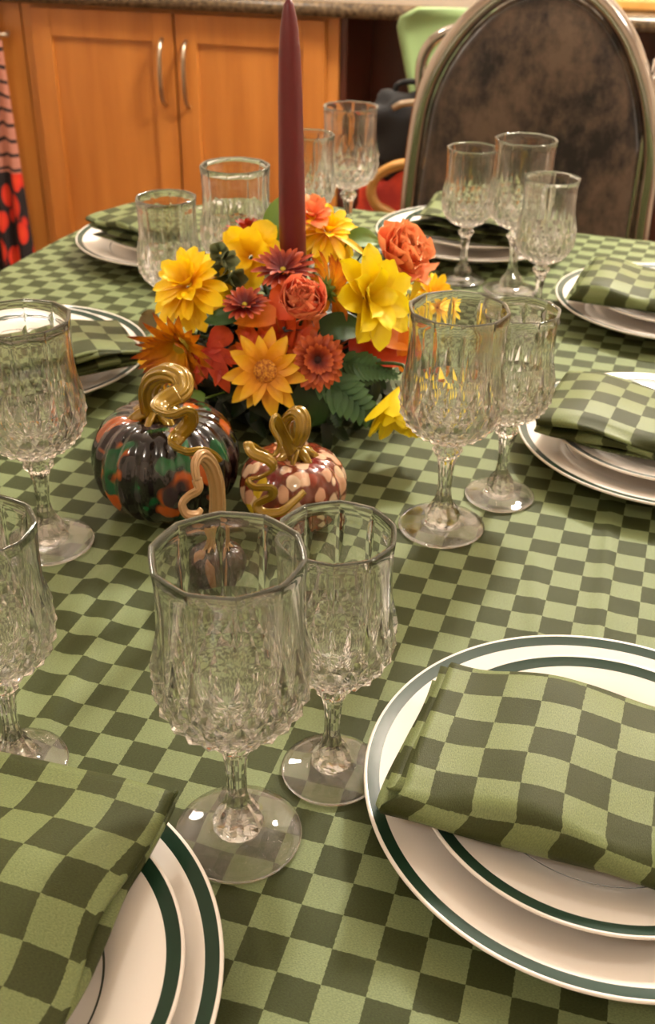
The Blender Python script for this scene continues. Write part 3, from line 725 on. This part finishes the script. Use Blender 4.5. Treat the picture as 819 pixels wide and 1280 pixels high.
def frame(nrm, spin=0):
    z = Vector(nrm).normalized(); x = Vector((1, 0, 0)) if abs(z.x) < .9 else Vector((0, 1, 0)); x = (x - z * x.dot(z)).normalized(); y = z.cross(x)
    c, s = math.cos(spin), math.sin(spin); return (x * c + y * s, -x * s + y * c, z)
def petal(mb, O, fr, phi, r_in, ln, wd, e_0, e_1, cup=.25, tip='round', wave=0, nx=4, ns=8, tw=0):
    X, Y, Z = fr; d = X * math.cos(phi) + Y * math.sin(phi); sd = -X * math.sin(phi) + Y * math.cos(phi)
    V = []; U = []; Fc = []; p = O + d * r_in; ph0 = random.random() * 6
    for k in range(ns + 1):
        s = k / ns; e = e_0 + (e_1 - e_0) * s; dr = d * math.cos(e) + Z * math.sin(e); nn = -d * math.sin(e) + Z * math.cos(e)
        if k: p = p + dr * (ln / ns)
        if tip == 'round': w = wd * min(1, .35 + 1.3 * s) * math.sqrt(max(.0, 1 - max(0, (s - .62) / .38) ** 2) + .01)
        elif tip == 'point': w = wd * (math.sin(PI * min(1, (.12 + .88 * s)) ** .85) ** .8 if s < 1 else .03)
        elif tip == 'lance': w = wd * min(1, .35 + 1.5 * s) * math.sqrt(max(0, 1 - max(0, (s - .45) / .55) ** 2.2) + .004)
        elif tip == 'frill': w = wd * (.25 + .75 * s ** .7)
        elif tip == 'notch': w = wd * min(1, .4 + 1.0 * s) * (1 if s < .8 else 1 - .6 * (s - .8) / .2)
        else: w = wd
        for i in range(nx + 1):
            q = 2 * i / nx - 1
            wv = wave * math.sin(q * 9 + ph0) * s * s
            ex = (-.12 * ln * abs(math.sin(q * 5 + ph0)) if (tip == 'frill' and k == ns) else 0)
            V.append(p + sd * (q * w / 2 * math.cos(tw)) + nn * (cup * q * q * w / 2 + wv) + dr * ex); U.append(((q + 1) / 2, s))
    for k in range(ns):
        for i in range(nx): a = k * (nx + 1) + i; Fc.append((a, a + 1, a + nx + 2, a + nx + 1))
    mb.add(V, Fc, U)
GF = 'flowers of the table centrepiece'; GL = 'leaves of the table centrepiece'
FOAM = Vector((CT.x, CT.y, T + .045))
def stem_part(t, O, back, r=.0016):
    E = FOAM + (O - FOAM) * .25
    mid = O + back * .02
    MB().sweep([O + back * .002 - O, mid - O, (mid + E) / 2 - O + Vector((0, 0, .004)), E - O], r, 8, sub=4).build('flower_stem', M['stem'], t)
def flower(name, label, px, py, Y, nrm, layers, pm, disc=None, spin=None, sepal=False, jit=.14, stem=True, sc=1.14):
    layers = [(n + (3 if sc > 1.3 else 0), l * sc, w * sc * 1.08, a, b, c, tp, ri * sc, zo * sc, wv * (2.0 if sc > 1.3 else 1)) for (n, l, w, a, b, c, tp, ri, zo, wv) in layers]
    O = at(px, py, Y); fr = frame(nrm, random.random() * 6 if spin is None else spin)
    t = thing(name, label, 'flower', O, 0, GF); mb = MB()
    for (n, ln, wd, e0_, e1_, cup, tip, rin, zo, wave) in layers:
        off = random.random()
        for k in range(n):
            j = lambda a: 1 + (random.random() - .5) * 2 * a
            petal(mb, fr[2] * zo, fr, 2 * PI * (k + off + (random.random() - .5) * .5) / n, rin, ln * j(jit), wd * j(jit), D(e0_ + (random.random() - .5) * 14), D(e1_ + (random.random() - .5) * 26), cup, tip, wave)
    o = mb.build('petals', M[pm], t)
    if disc:
        dm, dr, dh = disc; d = MB()
        V = []; 
        for k in range(9):
            a = k / 8; r = dr * math.sin(a * PI / 2 + .02); z = dh * math.cos(a * PI / 2)
            for i in range(20): b = 2 * PI * i / 20; V.append(fr[0] * (r * math.cos(b)) + fr[1] * (r * math.sin(b)) + fr[2] * (z + .0015))
        Fc = [(k * 20 + i, k * 20 + (i + 1) % 20, (k + 1) * 20 + (i + 1) % 20, (k + 1) * 20 + i) for k in range(8) for i in range(20)]
        d.add(V, Fc)
        # small florets
        for q in range(46):
            rr = dr * math.sqrt((q + .5) / 46); b = q * 2.399963; p = fr[0] * (rr * math.cos(b)) + fr[1] * (rr * math.sin(b)) + fr[2] * (.0015 + dh * math.sqrt(max(0, 1 - (rr / dr) ** 2)))
            g = dr * .085
            d.add([p + fr[0] * g, p + fr[1] * g, p - fr[0] * g, p - fr[1] * g, p + fr[2] * g * 2.2], [(0, 1, 4), (1, 2, 4), (2, 3, 4), (3, 0, 4)])
        d.build('flower_disc', M[dm], t)
    if sepal:
        s = MB()
        for k in range(10): petal(s, fr[2] * -.004, fr, 2 * PI * k / 10, .001, .013, .006, D(-5), D(35), .3, 'point')
        V = []
        for k in range(7):
            a = PI * k / 6; 
            for i in range(14): b = 2 * PI * i / 14; V.append(fr[0] * (.008 * math.sin(a) * math.cos(b)) + fr[1] * (.008 * math.sin(a) * math.sin(b)) + fr[2] * (-.006 + .006 * math.cos(a)))
        s.add(V, [(k * 14 + i, k * 14 + (i + 1) % 14, (k + 1) * 14 + (i + 1) % 14, (k + 1) * 14 + i) for k in range(6) for i in range(14)])
        s.build('sepals', M['light_leaf'], t)
    if stem: stem_part(t, O, -fr[2])
    return t
TOC = Vector((0, -.85, .52))      # towards the viewer's side of the table
# n, length, width, start elevation, end elevation, cup, tip, inner radius, z offset, wave
flower('yellow_chrysanthemum', 'large golden yellow chrysanthemum at the left of the arrangement, before a goblet', 238, 358, .915, (-.35, -.45, .75),
       [(15, .034, .012, -30, -50, .3, 'round', .004, 0, 0), (15, .032, .011, 0, -10, .3, 'round', .004, .002, 0), (13, .026, .010, 35, 15, .3, 'round', .003, .003, 0), (10, .020, .009, 60, 50, .3, 'round', .002, .004, 0)], 'yellow')
flower('rust_chrysanthemum', 'rust and yellow chrysanthemum at the lower left, above the dark glass pumpkin', 226, 432, .875, (-.25, -.75, -.12),
       [(22, .034, .0075, 40, 22, .25, 'point', .006, 0, 0), (20, .030, .007, 60, 45, .25, 'point', .004, .001, 0)], 'rust_yellow', ('disc_yellow', .009, .003), sepal=True)
flower('dark_red_chrysanthemum', 'dark red chrysanthemum seen from the side at the top left, beside the candle', 312, 294, .995, (-.25, .12, .9),
       [(26, .026, .006, 5, -18, .2, 'round', .004, 0, 0), (20, .020, .005, 30, 15, .2, 'round', .003, .002, 0), (12, .012, .004, 60, 60, .2, 'round', .002, .003, 0)], 'darkred', ('disc_dark', .005, .002))
flower('golden_alstroemeria', 'golden broad-petalled flower below the dark red one, left of the candle', 314, 322, .955, (-.15, -.75, .5),
       [(5, .028, .020, 35, 5, .35, 'notch', .002, 0, .002), (4, .022, .017, 60, 30, .4, 'notch', .002, .002, .002)], 'yellow')
flower('burgundy_daisy', 'burgundy daisy directly in front of the candle base', 354, 338, .915, (-.05, -.35, .9),
       [(22, .022, .0046, 15, -5, .3, 'round', .003, 0, 0), (18, .017, .004, 38, 25, .3, 'round', .002, .001, 0)], 'burgundy', ('disc_yellow', .0025, .0015))
flower('burgundy_daisy', 'small burgundy and orange daisy left of the coral bud, above the orange leaves', 306, 382, .885, (-.05, -.35, .9),
       [(20, .016, .0042, 20, 0, .3, 'round', .003, 0, 0), (14, .012, .0036, 45, 30, .3, 'round', .002, .001, 0)], 'burgundy', ('disc_yellow', .0022, .0015))
flower('coral_carnation', 'round coral carnation bud in the middle of the arrangement, below the candle', 380, 378, .865, (-.05, -.7, .6),
       [(7, .026, .024, 20, 112, .5, 'frill', .003, -.008, .0006), (7, .024, .020, 45, 118, .5, 'frill', .002, -.006, .0010), (8, .020, .014, 66, 108, .4, 'frill', .002, -.002, .0015), (10, .019, .010, 78, 92, .4, 'frill', .001, -.001, .0018)], 'coral', sc=1.45)
flower('golden_daisy', 'golden daisy with an orange centre at the lower middle', 332, 464, .845, (-.05, -.88, .42),
       [(11, .027, .0115, 5, -12, .25, 'point', .007, 0, 0), (11, .024, .0100, 22, 5, .25, 'point', .006, .001, 0)], 'gold', ('disc_orange', .0105, .006))
flower('rust_daisy', 'round rust red daisy with a dark centre, right of the golden daisy', 397, 450, .850, (.12, -.88, .40),
       [(26, .0185, .0052, 2, -18, .3, 'round', .004, 0, 0), (24, .016, .0048, 16, 2, .3, 'round', .003, .001, 0), (18, .011, .004, 36, 30, .3, 'round', .002, .002, 0)], 'rust', ('disc_dark', .0042, .002))
flower('lemon_daisy', 'large lemon yellow daisy on the right of the arrangement, between the coral carnations', 458, 372, .885, (.50, -.60, .35),
       [(8, .036, .021, 34, -4, .35, 'lance', .003, 0, .0015), (7, .034, .019, 52, 20, .4, 'lance', .002, .002, .0015), (4, .026, .015, 68, 40, .4, 'lance', .002, .002, .0015)], 'lemon')
flower('turned_away_daisy', 'yellow brown daisy seen from behind with green sepals, right of the coral bud', 412, 362, .895, (.70, .45, .1),
       [(18, .025, .0062, 25, -15, .25, 'round', .004, 0, 0), (14, .021, .0055, 45, 20, .25, 'round', .003, .002, 0)], 'rust_yellow', None, sepal=True)
flower('golden_chrysanthemum', 'golden chrysanthemum right of the candle at the top of the arrangement', 408, 292, .985, (.20, -.30, .75),
       [(12, .034, .0085, 0, -70, .3, 'round', .004, 0, 0), (14, .030, .0085, 10, -25, .3, 'round', .003, .002, 0), (12, .022, .008, 40, 15, .3, 'round', .003, .003, 0), (8, .015, .007, 65, 55, .3, 'round', .002, .003, 0)], 'yellow')
flower('peach_blossom', 'small peach blossom at the top, touching the right side of the candle', 391, 272, .985, (-.1, -.4, .8),
       [(6, .018, .013, 35, 15, .4, 'notch', .002, 0, .002), (5, .014, .010, 60, 45, .4, 'notch', .001, .001, .002)], 'peach')
flower('coral_carnation', 'open coral carnation at the right edge of the arrangement, before the far plate', 498, 320, .955, (.55, -.45, .62),
       [(8, .026, .021, 15, 60, .3, 'frill', .003, -.006, .002), (8, .024, .018, 35, 75, .3, 'frill', .003, -.004, .0026), (9, .020, .014, 55, 85, .3, 'frill', .002, -.001, .003), (10, .016, .011, 70, 90, .3, 'frill', .002, 0, .003)], 'peach', sepal=True, sc=1.42)
flower('drooping_lemon_flower', 'lemon yellow flower hanging down at the lower right, left of a goblet', 502, 484, .852, (-.05, -.62, -.78),
       [(8, .042, .019, 40, 64, .4, 'round', .003, 0, .0015), (7, .040, .017, 55, 76, .4, 'round', .002, .002, .0015)], 'lemon', sc=1.1)
flower('lemon_bud', 'small lemon yellow blossom under the right coral carnation', 512, 378, .935, (.6, -.4, .3),
       [(5, .018, .010, 40, 20, .4, 'round', .002, 0, .001)], 'lemon')
flower('golden_daisy', 'golden daisy showing through the goblet right of the flowers', 540, 372, .990, (.5, -.3, .6),
       [(12, .024, .008, 20, -10, .3, 'round', .004, 0, 0), (10, .018, .007, 45, 30, .3, 'round', .003, .001, 0)], 'yellow', ('disc_orange', .006, .003))
flower('orange_chrysanthemum', 'orange chrysanthemum low on the left edge, beside the left plate', 203, 448, .905, (-.7, -.5, .2),
       [(14, .024, .008, 10, -15, .3, 'round', .004, 0, 0), (12, .018, .007, 35, 20, .3, 'round', .003, .001, 0)], 'gold')

def leaf(name, label, px, py, Y, nrm, direc, shape, size, pm, group=GL, cat='leaf'):
    # direc: pixel direction the leaf points to
    O = at(px, py, Y); Z = Vector(nrm).normalized(); Q = at(px + direc[0], py + direc[1], Y) - O; X = (Q - Z * Q.dot(Z)).normalized(); fr = (X, Z.cross(X), Z)
    mb = MB()
    if shape == 'maple':
        for a, l, w in ((0, 1, .42), (48, .78, .34), (-48, .78, .34), (105, .45, .28), (-105, .45, .28)):
            petal(mb, Z * (.0004 * a / 50), fr, D(a), 0, size * l, size * w, D(8), D(-25), .25, 'point', .0012, 6, 12)
            for s in (-1, 1): petal(mb, Z * .0003 + (X * math.cos(D(a)) + fr[1] * math.sin(D(a))) * size * l * .45, fr, D(a + s * 38), 0, size * l * .36, size * w * .4, D(0), D(-18), .2, 'point', .0005, 4, 6)
    elif shape == 'fern':
        n = 11
        for k in range(n):
            s = k / n; c = X * (size * s) + Z * (-size * .25 * s * s)
            l = size * .36 * (1 - s) ** .75 * (1 if k > 1 else .7) + .002
            for sg in (-1, 1): petal(mb, c, fr, D(sg * (58 - 12 * s)), 0, l, l * .50 + .0012, D(5), D(-15), .2, 'point', 0, 4, 6)
        petal(mb, X * size * .93 - Z * size * .22, fr, 0, 0, size * .1, size * .03, D(-20), D(-25), .1, 'point')
        mb.sweep([(0, 0, 0), X * size * .5 - Z * size * .0625, X * size - Z * size * .25], [.0007, .0006, .0003], 6)
    elif shape == 'strap': petal(mb, Vector((0, 0, 0)), fr, 0, 0, size, size * .30, D(15), D(-45), .25, 'round', .001, 6, 14)
    else: petal(mb, Vector((0, 0, 0)), fr, 0, 0, size, size * (.62 if shape == 'oval' else .8), D(10), D(-30), .25, 'point' if shape == 'oval' else 'round', .0012, 8, 14)
    E = FOAM + (O - FOAM) * .35 - O
    mb.sweep([(0, 0, 0), E * .3 - Z * .006, E * .7 - Z * .006, E], [.0010, .0009, .0009, .0009], 6)
    if 1:
        o_ = mb.build(name, M[pm]); o_.location = O; tag(o_, label, cat, group)
    return o_
leaf('maple_leaf', 'orange red autumn leaf fanning out above the golden daisy', 352, 442, .885, (-.2, -.7, .6), (-12, -60), 'maple', .072, 'fall_leaf')
leaf('maple_leaf', 'red orange autumn leaf curling down left of the golden daisy', 262, 440, .865, (.1, -.8, .5), (18, 40), 'maple', .040, 'fall_leaf_red')
leaf('maple_leaf', 'orange leaf behind the golden daisy, at its upper left', 322, 442, .872, (-.3, -.75, .5), (-30, -40), 'maple', .042, 'fall_leaf')
leaf('autumn_leaf', 'dark red orange leaf beneath the large lemon daisy', 436, 432, .895, (.1, -.7, .7), (60, -6), 'broad', .058, 'fall_leaf_red')
leaf('autumn_leaf', 'orange leaf lying under the lemon daisy towards the goblet', 455, 412, .900, (.2, -.5, .8), (60, 12), 'oval', .055, 'fall_leaf_orange')
leaf('autumn_leaf', 'narrow orange leaf hanging left of the right-middle goblet', 502, 398, .905, (.15, -.95, .2), (6, 60), 'strap', .058, 'fall_leaf_orange')
leaf('autumn_leaf', 'small orange leaf left of the coral bud', 345, 396, .880, (0, -.6, .8), (-50, 0), 'oval', .042, 'fall_leaf_orange')
leaf('autumn_leaf', 'red leaf standing up left of the coral bud', 356, 400, .885, (-.2, -.8, .4), (-4, -50), 'oval', .046, 'fall_leaf')
leaf('autumn_leaf', 'dull red leaf beside the rust chrysanthemum', 262, 436, .875, (0, -.8, .5), (16, -20), 'broad', .026, 'fall_leaf_red')
leaf('green_leaf', 'large smooth dark green leaf between the golden daisy and the fern', 386, 472, .862, (.1, -.9, .4), (-4, 60), 'broad', .046, 'green_leaf')
leaf('green_leaf', 'light green leaf standing left of the candle', 344, 300, .975, (-.2, -.9, .3), (4, -50), 'oval', .044, 'light_leaf')
leaf('green_leaf', 'light green leaf between the golden chrysanthemum and the coral carnation', 436, 298, .985, (.1, -.6, .7), (46, -4), 'oval', .034, 'light_leaf')
leaf('green_leaf', 'olive round leaf sticking out at the left beside the left plate', 202, 412, .925, (-.1, -.8, .5), (-26, -18), 'broad', .026, 'olive_leaf')
leaf('green_leaf', 'green leaf below the coral bud, pointing right', 400, 412, .875, (0, -.6, .8), (50, -8), 'oval', .046, 'fern')
leaf('green_leaf', 'short green leaf left of the small burgundy daisy', 296, 396, .885, (0, -.6, .8), (-36, 4), 'oval', .030, 'fern')
leaf('green_leaf', 'yellow green leaf tip between the two spotted and dark pumpkins', 256, 498, .835, (0, -.8, .5), (-30, -4), 'oval', .020, 'light_leaf')
leaf('green_leaf', 'green leaf under the upper right chrysanthemum', 452, 318, .985, (.2, -.7, .6), (34, -24), 'oval', .030, 'green_leaf')
leaf('fern_frond', 'fern frond spreading down right towards the goblet foot', 402, 470, .860, (.15, -.75, .65), (62, 58), 'fern', .078, 'fern', cat='fern')
leaf('fern_frond', 'fern frond under the narrow orange leaf', 432, 452, .875, (.15, -.7, .7), (56, 10), 'fern', .052, 'fern', cat='fern')
leaf('fern_frond', 'short fern frond in the shade below the rust daisy', 412, 484, .865, (0, -.8, .6), (10, 50), 'fern', .036, 'green_leaf', cat='fern')
leaf('fern_frond', 'fern frond rising right of the lemon daisy', 430, 470, .868, (.1, -.8, .5), (66, -10), 'fern', .046, 'green_leaf', cat='fern')
# grey green bud cluster
O = at(288, 352, .925); t = thing('bud_cluster', 'grey green bud cluster between the yellow chrysanthemum and the golden flower', 'flower bud', O, 0, None)
mb = MB()
for k in range(9):
    p = Vector((-.008 + .0035 * k * .6, -.004 * math.sin(k), .026 - .0062 * k)); fr = frame((math.sin(k * 1.9) * .7, -.7, .3))
    for j in range(5): petal(mb, p, fr, 2 * PI * j / 5, .001, .017, .011, D(30), D(80), .4, 'oval' and 'lance', 0, 4, 6)
mb.build('buds', M['bud'], t); stem_part(t, O, Vector((.1, .3, -.9)))
# dark filler greenery, uncountable
mb = MB(); rnd = random.Random(3)
for k in range(520):
    a = rnd.random() * 2 * PI; el = rnd.random() * 1.45 - .15; rr = .066 + .038 * rnd.random()
    d = Vector((math.cos(a) * math.cos(el), math.sin(a) * math.cos(el), math.sin(el)))
    p = Vector((d.x * rr * 1.05, d.y * rr, max(.012, .034 + d.z * rr * .8)))
    random.seed(k); fr = frame(d + Vector((rnd.uniform(-.5, .5), rnd.uniform(-.5, .5), rnd.uniform(-.3, .5))), rnd.random() * 6)
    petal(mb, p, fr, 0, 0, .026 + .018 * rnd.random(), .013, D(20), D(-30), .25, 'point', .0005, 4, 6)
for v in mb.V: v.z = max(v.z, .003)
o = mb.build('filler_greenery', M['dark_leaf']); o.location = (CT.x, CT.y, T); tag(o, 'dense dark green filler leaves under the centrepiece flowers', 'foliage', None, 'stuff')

# ------------------------------------------------------------------ brown velvet chair at the far end
def tplane(x, y, n):
    d = ray(x, y); P = CAM + d * (n / d.dot(TN)); return P.dot(TE), P.z
CN = 1.93
pts = [(506, 330), (511, 250), (519, 180), (530, 122), (552, 72), (588, 24), (632, -10), (690, -26), (742, -6), (780, 38), (803, 95), (813, 150), (814, 205), (806, 260), (796, 330)]
Q = [tplane(x, y, CN) for x, y in pts]; ce = sum(q[0] for q in Q) / len(Q)
t = thing('dining_chair', 'brown velvet dining chair with arched chrome frame at the far end', 'chair', TE * ce + TN * CN, TA)
arch = [Vector((q[0] - ce, 0, q[1])) for q in Q]
full = [Vector((arch[0].x, .0, .02)), Vector((arch[0].x, .0, .45))] + arch + [Vector((arch[-1].x, .0, .45)), Vector((arch[-1].x, .0, .02))]
MB().sweep(full, .0150, 14, sub=6, ref=(0, 1, 0)).build('back_frame', M['chrome'], t)
cxm = (arch[0].x + arch[-1].x) / 2; zc = .75 + .05
sm, _ = spline(arch, [0] * len(arch), 6)
cen = Vector((cxm + .005, 0, .82))
def inset(p, d):
    v = p - cen; return cen + v * (1 - d / v.length)
loop = [inset(p, .019) for p in sm]
loop = loop + [Vector((loop[-1].x * .9 + cxm * .1, 0, .55)), Vector((loop[0].x * .9 + cxm * .1, 0, .55))]
V = []; Fc = []; n = len(loop); lev = [(1, .020), (.985, .006), (.95, -.006), (.88, -.015), (.7, -.022), (.4, -.026), (.05, -.027)]
back = [(1, .020), (.985, .030), (.95, .036), (.6, .040), (.05, .041)]
for (s, y) in lev: V += [cen + (p - cen) * s + Vector((0, y, 0)) for p in loop]
for (s, y) in back[1:]: V += [cen + (p - cen) * s + Vector((0, y, 0)) for p in loop]
for k in range(len(lev) - 1):
    for i in range(n): j = (i + 1) % n; Fc.append((k * n + i, k * n + j, (k + 1) * n + j, (k + 1) * n + i))
Fc.append(tuple((len(lev) - 1) * n + i for i in range(n)))
b0 = len(lev) * n
for i in range(n): j = (i + 1) % n; Fc.append((j, i, b0 + i, b0 + j))
for k in range(len(back) - 2):
    for i in range(n): j = (i + 1) % n; Fc.append((b0 + k * n + j, b0 + k * n + i, b0 + (k + 1) * n + i, b0 + (k + 1) * n + j))
Fc.append(tuple(reversed([b0 + (len(back) - 2) * n + i for i in range(n)])))
bk = MB().add(V, Fc).build('backrest', M['velvet'], t)
MB().sweep([loop[i] + Vector((0, -.001, 0)) for i in range(0, n - 2, 3)], .0035, 8, sub=1).build('piping', M['velvet'], bk)
for sx, k in ((1, -2),):
    x = arch[0].x if sx < 0 else arch[-1].x
    MB().sweep([(x - sx * .022, .0, .95 if sx > 0 else .75), (x - sx * .024, 0, .7), (x - sx * .024, -.01, .5), (x - sx * .02, -.05, .455)], .0065, 10).build('side_rod', M['chrome'], t)
sb = MB(); sb.box(arch[0].x + .0, arch[-1].x, -.27, -.03, .43, .50, .02); sb.build('seat', M['velvet'], t)
for x in (arch[0].x + .02, arch[-1].x - .02): MB().sweep([(x, -.24, .44), (x, -.245, .22), (x, -.25, .01)], .011, 10).build('leg', M['chrome'], t)

# sage green shell chair behind it
GN = 2.45
def rpl(x, y, n=GN): e, z = onface(x, y, n); return e, z
g0 = rpl(500, 40); g1 = rpl(523, 150); gt = rpl(560, 10)
t = thing('shell_chair', 'sage green plastic shell chair with chrome arms behind the velvet chair', 'chair', RN * GN, RA)
ztop = gt[1]; xl = rpl(498, 40)[0]; W_ = .40; V = []; U = []; Fc = []
nz, nx = 26, 20
for k in range(nz + 1):
    s = k / nz; z = ztop - (ztop - .47) * s
    left = xl + (rpl(524, 150)[0] - xl) * min(1, max(0, (ztop - z - .03)) / (ztop - .03 - rpl(524, 150)[1])) * 1.0
    left = min(left, xl + .09)
    rc = .045; dz = ztop - z; ins = rc - math.sqrt(max(0, rc * rc - max(0, rc - dz) ** 2))
    l = left + ins; r = 2 * (xl + W_ / 2) - l
    for i in range(nx + 1):
        q = i / nx; x = l + (r - l) * q; u = 2 * q - 1
        V.append((x, -.05 * u * u - .10 * s * s + .02, z)); 
for k in range(nz):
    for i in range(nx): a = k * (nx + 1) + i; Fc.append((a, a + 1, a + nx + 2, a + nx + 1))
bs = len(V) - (nx + 1); b = len(V)
for k in range(1, 13):
    s = k / 12
    for i in range(nx + 1):
        p = V[bs + i]; V.append((p[0] + (p[0] - xl - W_ / 2) * .25 * math.sin(s * PI), p[1] + .38 * s, .47 - .04 * math.sin(min(1, s * 1.3) * PI / 2) + .05 * (2 * i / nx - 1) ** 2 * s))
for k in range(12):
    for i in range(nx): a = (bs if k == 0 else b + (k - 1) * (nx + 1)) + i; c = b + k * (nx + 1) + i; Fc.append((a, a + 1, c + 1, c))
o = mesh_obj('seat_shell', V, Fc, M['shell_green'], t); s = o.modifiers.new('t', 'SOLIDIFY'); s.thickness = .007; s.offset = 0
xc = xl + W_ / 2
for sx in (-1, 1):
    for sy in (-.06, .32): MB().sweep([(xc + sx * .10, .10, .43), (xc + sx * .17, sy, .22), (xc + sx * .2, sy, .01)], .009, 10).build('leg', M['chrome'], t)
arm = [rpl(532, 150, GN - .18), rpl(526, 112, GN - .18), rpl(528, 75, GN - .18), rpl(543, 50, GN - .18), rpl(570, 37, GN - .18), rpl(610, 33, GN - .18)]
P = [(arm[0][0] + .03, .0, .28), (arm[0][0] + .0, -.16, .30), (arm[0][0] + .0, -.18, .52), (arm[0][0], -.18, arm[0][1])] + [(a[0], -.18, a[1]) for a in arm[1:]] + [(arm[-1][0] + .08, -.17, arm[-1][1] - .01), (arm[-1][0] + .13, -.12, arm[-1][1] - .1), (arm[-1][0] + .13, -.14, .30), (arm[-1][0] + .11, .0, .28)]
MB().sweep(P, .0115, 12, sub=5).build('frame_tube', M['chrome'], t)

# bentwood chair arm with bag and bundle behind
BN = 2.18
def bpl(x, y, n=BN): return onface(x, y, n)
t = thing('bentwood_chair', 'tan bentwood chair whose curved arm shows left of the velvet chair', 'chair', RN * BN, RA)
A = [bpl(*q) for q in ((560, 206), (520, 204), (492, 208), (470, 222), (464, 240), (472, 258), (492, 270))]
MB().sweep([(a[0], 0, a[1]) for a in A] + [(A[-1][0] + .06, 0, A[-1][1] - .06)], .0105, 12, sub=6).build('armrest', M['tan_wood'], t)
x0 = A[4][0] + .03
MB().box(x0, x0 + .38, -.02, .20, .43, .455, .01).build('seat', M['tan_wood'], t, False)
for (x, y) in ((x0 + .02, 0), (x0 + .36, 0), (x0 + .02, .17), (x0 + .36, .17)): MB().sweep([(x, y, .44), (x, y, .01)], .013, 10, sub=1).build('leg', M['tan_wood'], t)
MB().sweep([(x0 + .0, .0, .45), (A[-1][0] + .06, 0, A[-1][1] - .06)], .011, 10, sub=1).build('arm_post', M['tan_wood'], t)
def blob(name, c, r, m, label, cat, seed, parent=None, amp=.25):
    V = []; Fc = []; nu, nv = 32, 20
    for k in range(nv + 1):
        a = -PI / 2 + PI * k / nv
        for i in range(nu):
            b = 2 * PI * i / nu; sg = lambda v: math.copysign(abs(v) ** .7, v)
            d = Vector((sg(math.cos(a)) * sg(math.cos(b)), sg(math.cos(a)) * sg(math.sin(b)), sg(math.sin(a))))
            q = 1 + amp * noise(d.x * 1.6 + seed, d.y * 1.6, d.z * 1.6)
            V.append((d.x * r[0] * q, d.y * r[1] * q, d.z * r[2] * q))
    for k in range(nv):
        for i in range(nu): j = (i + 1) % nu; Fc.append((k * nu + i, k * nu + j, (k + 1) * nu + j, (k + 1) * nu + i))
    o = mesh_obj(name, V, Fc, M[m], parent); o.location = c
    if label: tag(o, label, cat)
    return o
M['red_fabric'] = add_noise_color(mat('red fabric', (190, 48, 26), .8), (150, 30, 18), (214, 66, 34), 12)
M['green_fabric'] = mat('bright green fabric', (20, 92, 44), .8)
e, z = bpl(485, 245, BN + .10); P = RE * e + RN * (BN + .10)
blob('cushion', (P.x, P.y, z - .10), (.075, .05, .155), 'red_fabric', 'orange red cushion standing behind the bentwood chair arm', 'cushion', 2)
e, z = bpl(506, 262, BN + .1); P = RE * e + RN * (BN + .06)
blob('green_cushion', (P.x, P.y, z - .095), (.05, .035, .105), 'green_fabric', 'bright green cushion beside the orange one, left of the velvet chair', 'cushion', 5)
e, z = bpl(508, 165, 2.29); P = RE * e + RN * 2.29
t = thing('black_handbag', 'black handbag with silver clasp hanging left of the velvet chair', 'handbag', (P.x, P.y, z), RA)
blob('bag_body', (0, 0, -.01), (.085, .05, .085), 'black_fabric', None, None, 8, t, .3)
MB().sweep([(-.03, 0, .05), (-.025, 0, .09), (.01, 0, .10), (.03, 0, .09), (.035, 0, .05)], .006, 8).build('bag_handle', M['black_fabric'], t)
MB().sweep([(-.02, -.052, .055), (0, -.056, .066), (.03, -.052, .07)], .007, 8).build('clasp', M['steel'], t)

# ------------------------------------------------------------------ render settings
cy = scn.cycles
cy.use_denoising = True
cy.max_bounces = 20; cy.transmission_bounces = 20; cy.transparent_max_bounces = 24; cy.glossy_bounces = 6; cy.diffuse_bounces = 4
cy.sample_clamp_indirect = 8; cy.caustics_reflective = True; cy.caustics_refractive = True; cy.blur_glossy = 0
vs = scn.view_settings; vs.view_transform = 'Standard'; vs.look = 'None'; vs.gamma = 1; vs.use_curve_mapping = False
vs.exposure = -0.34
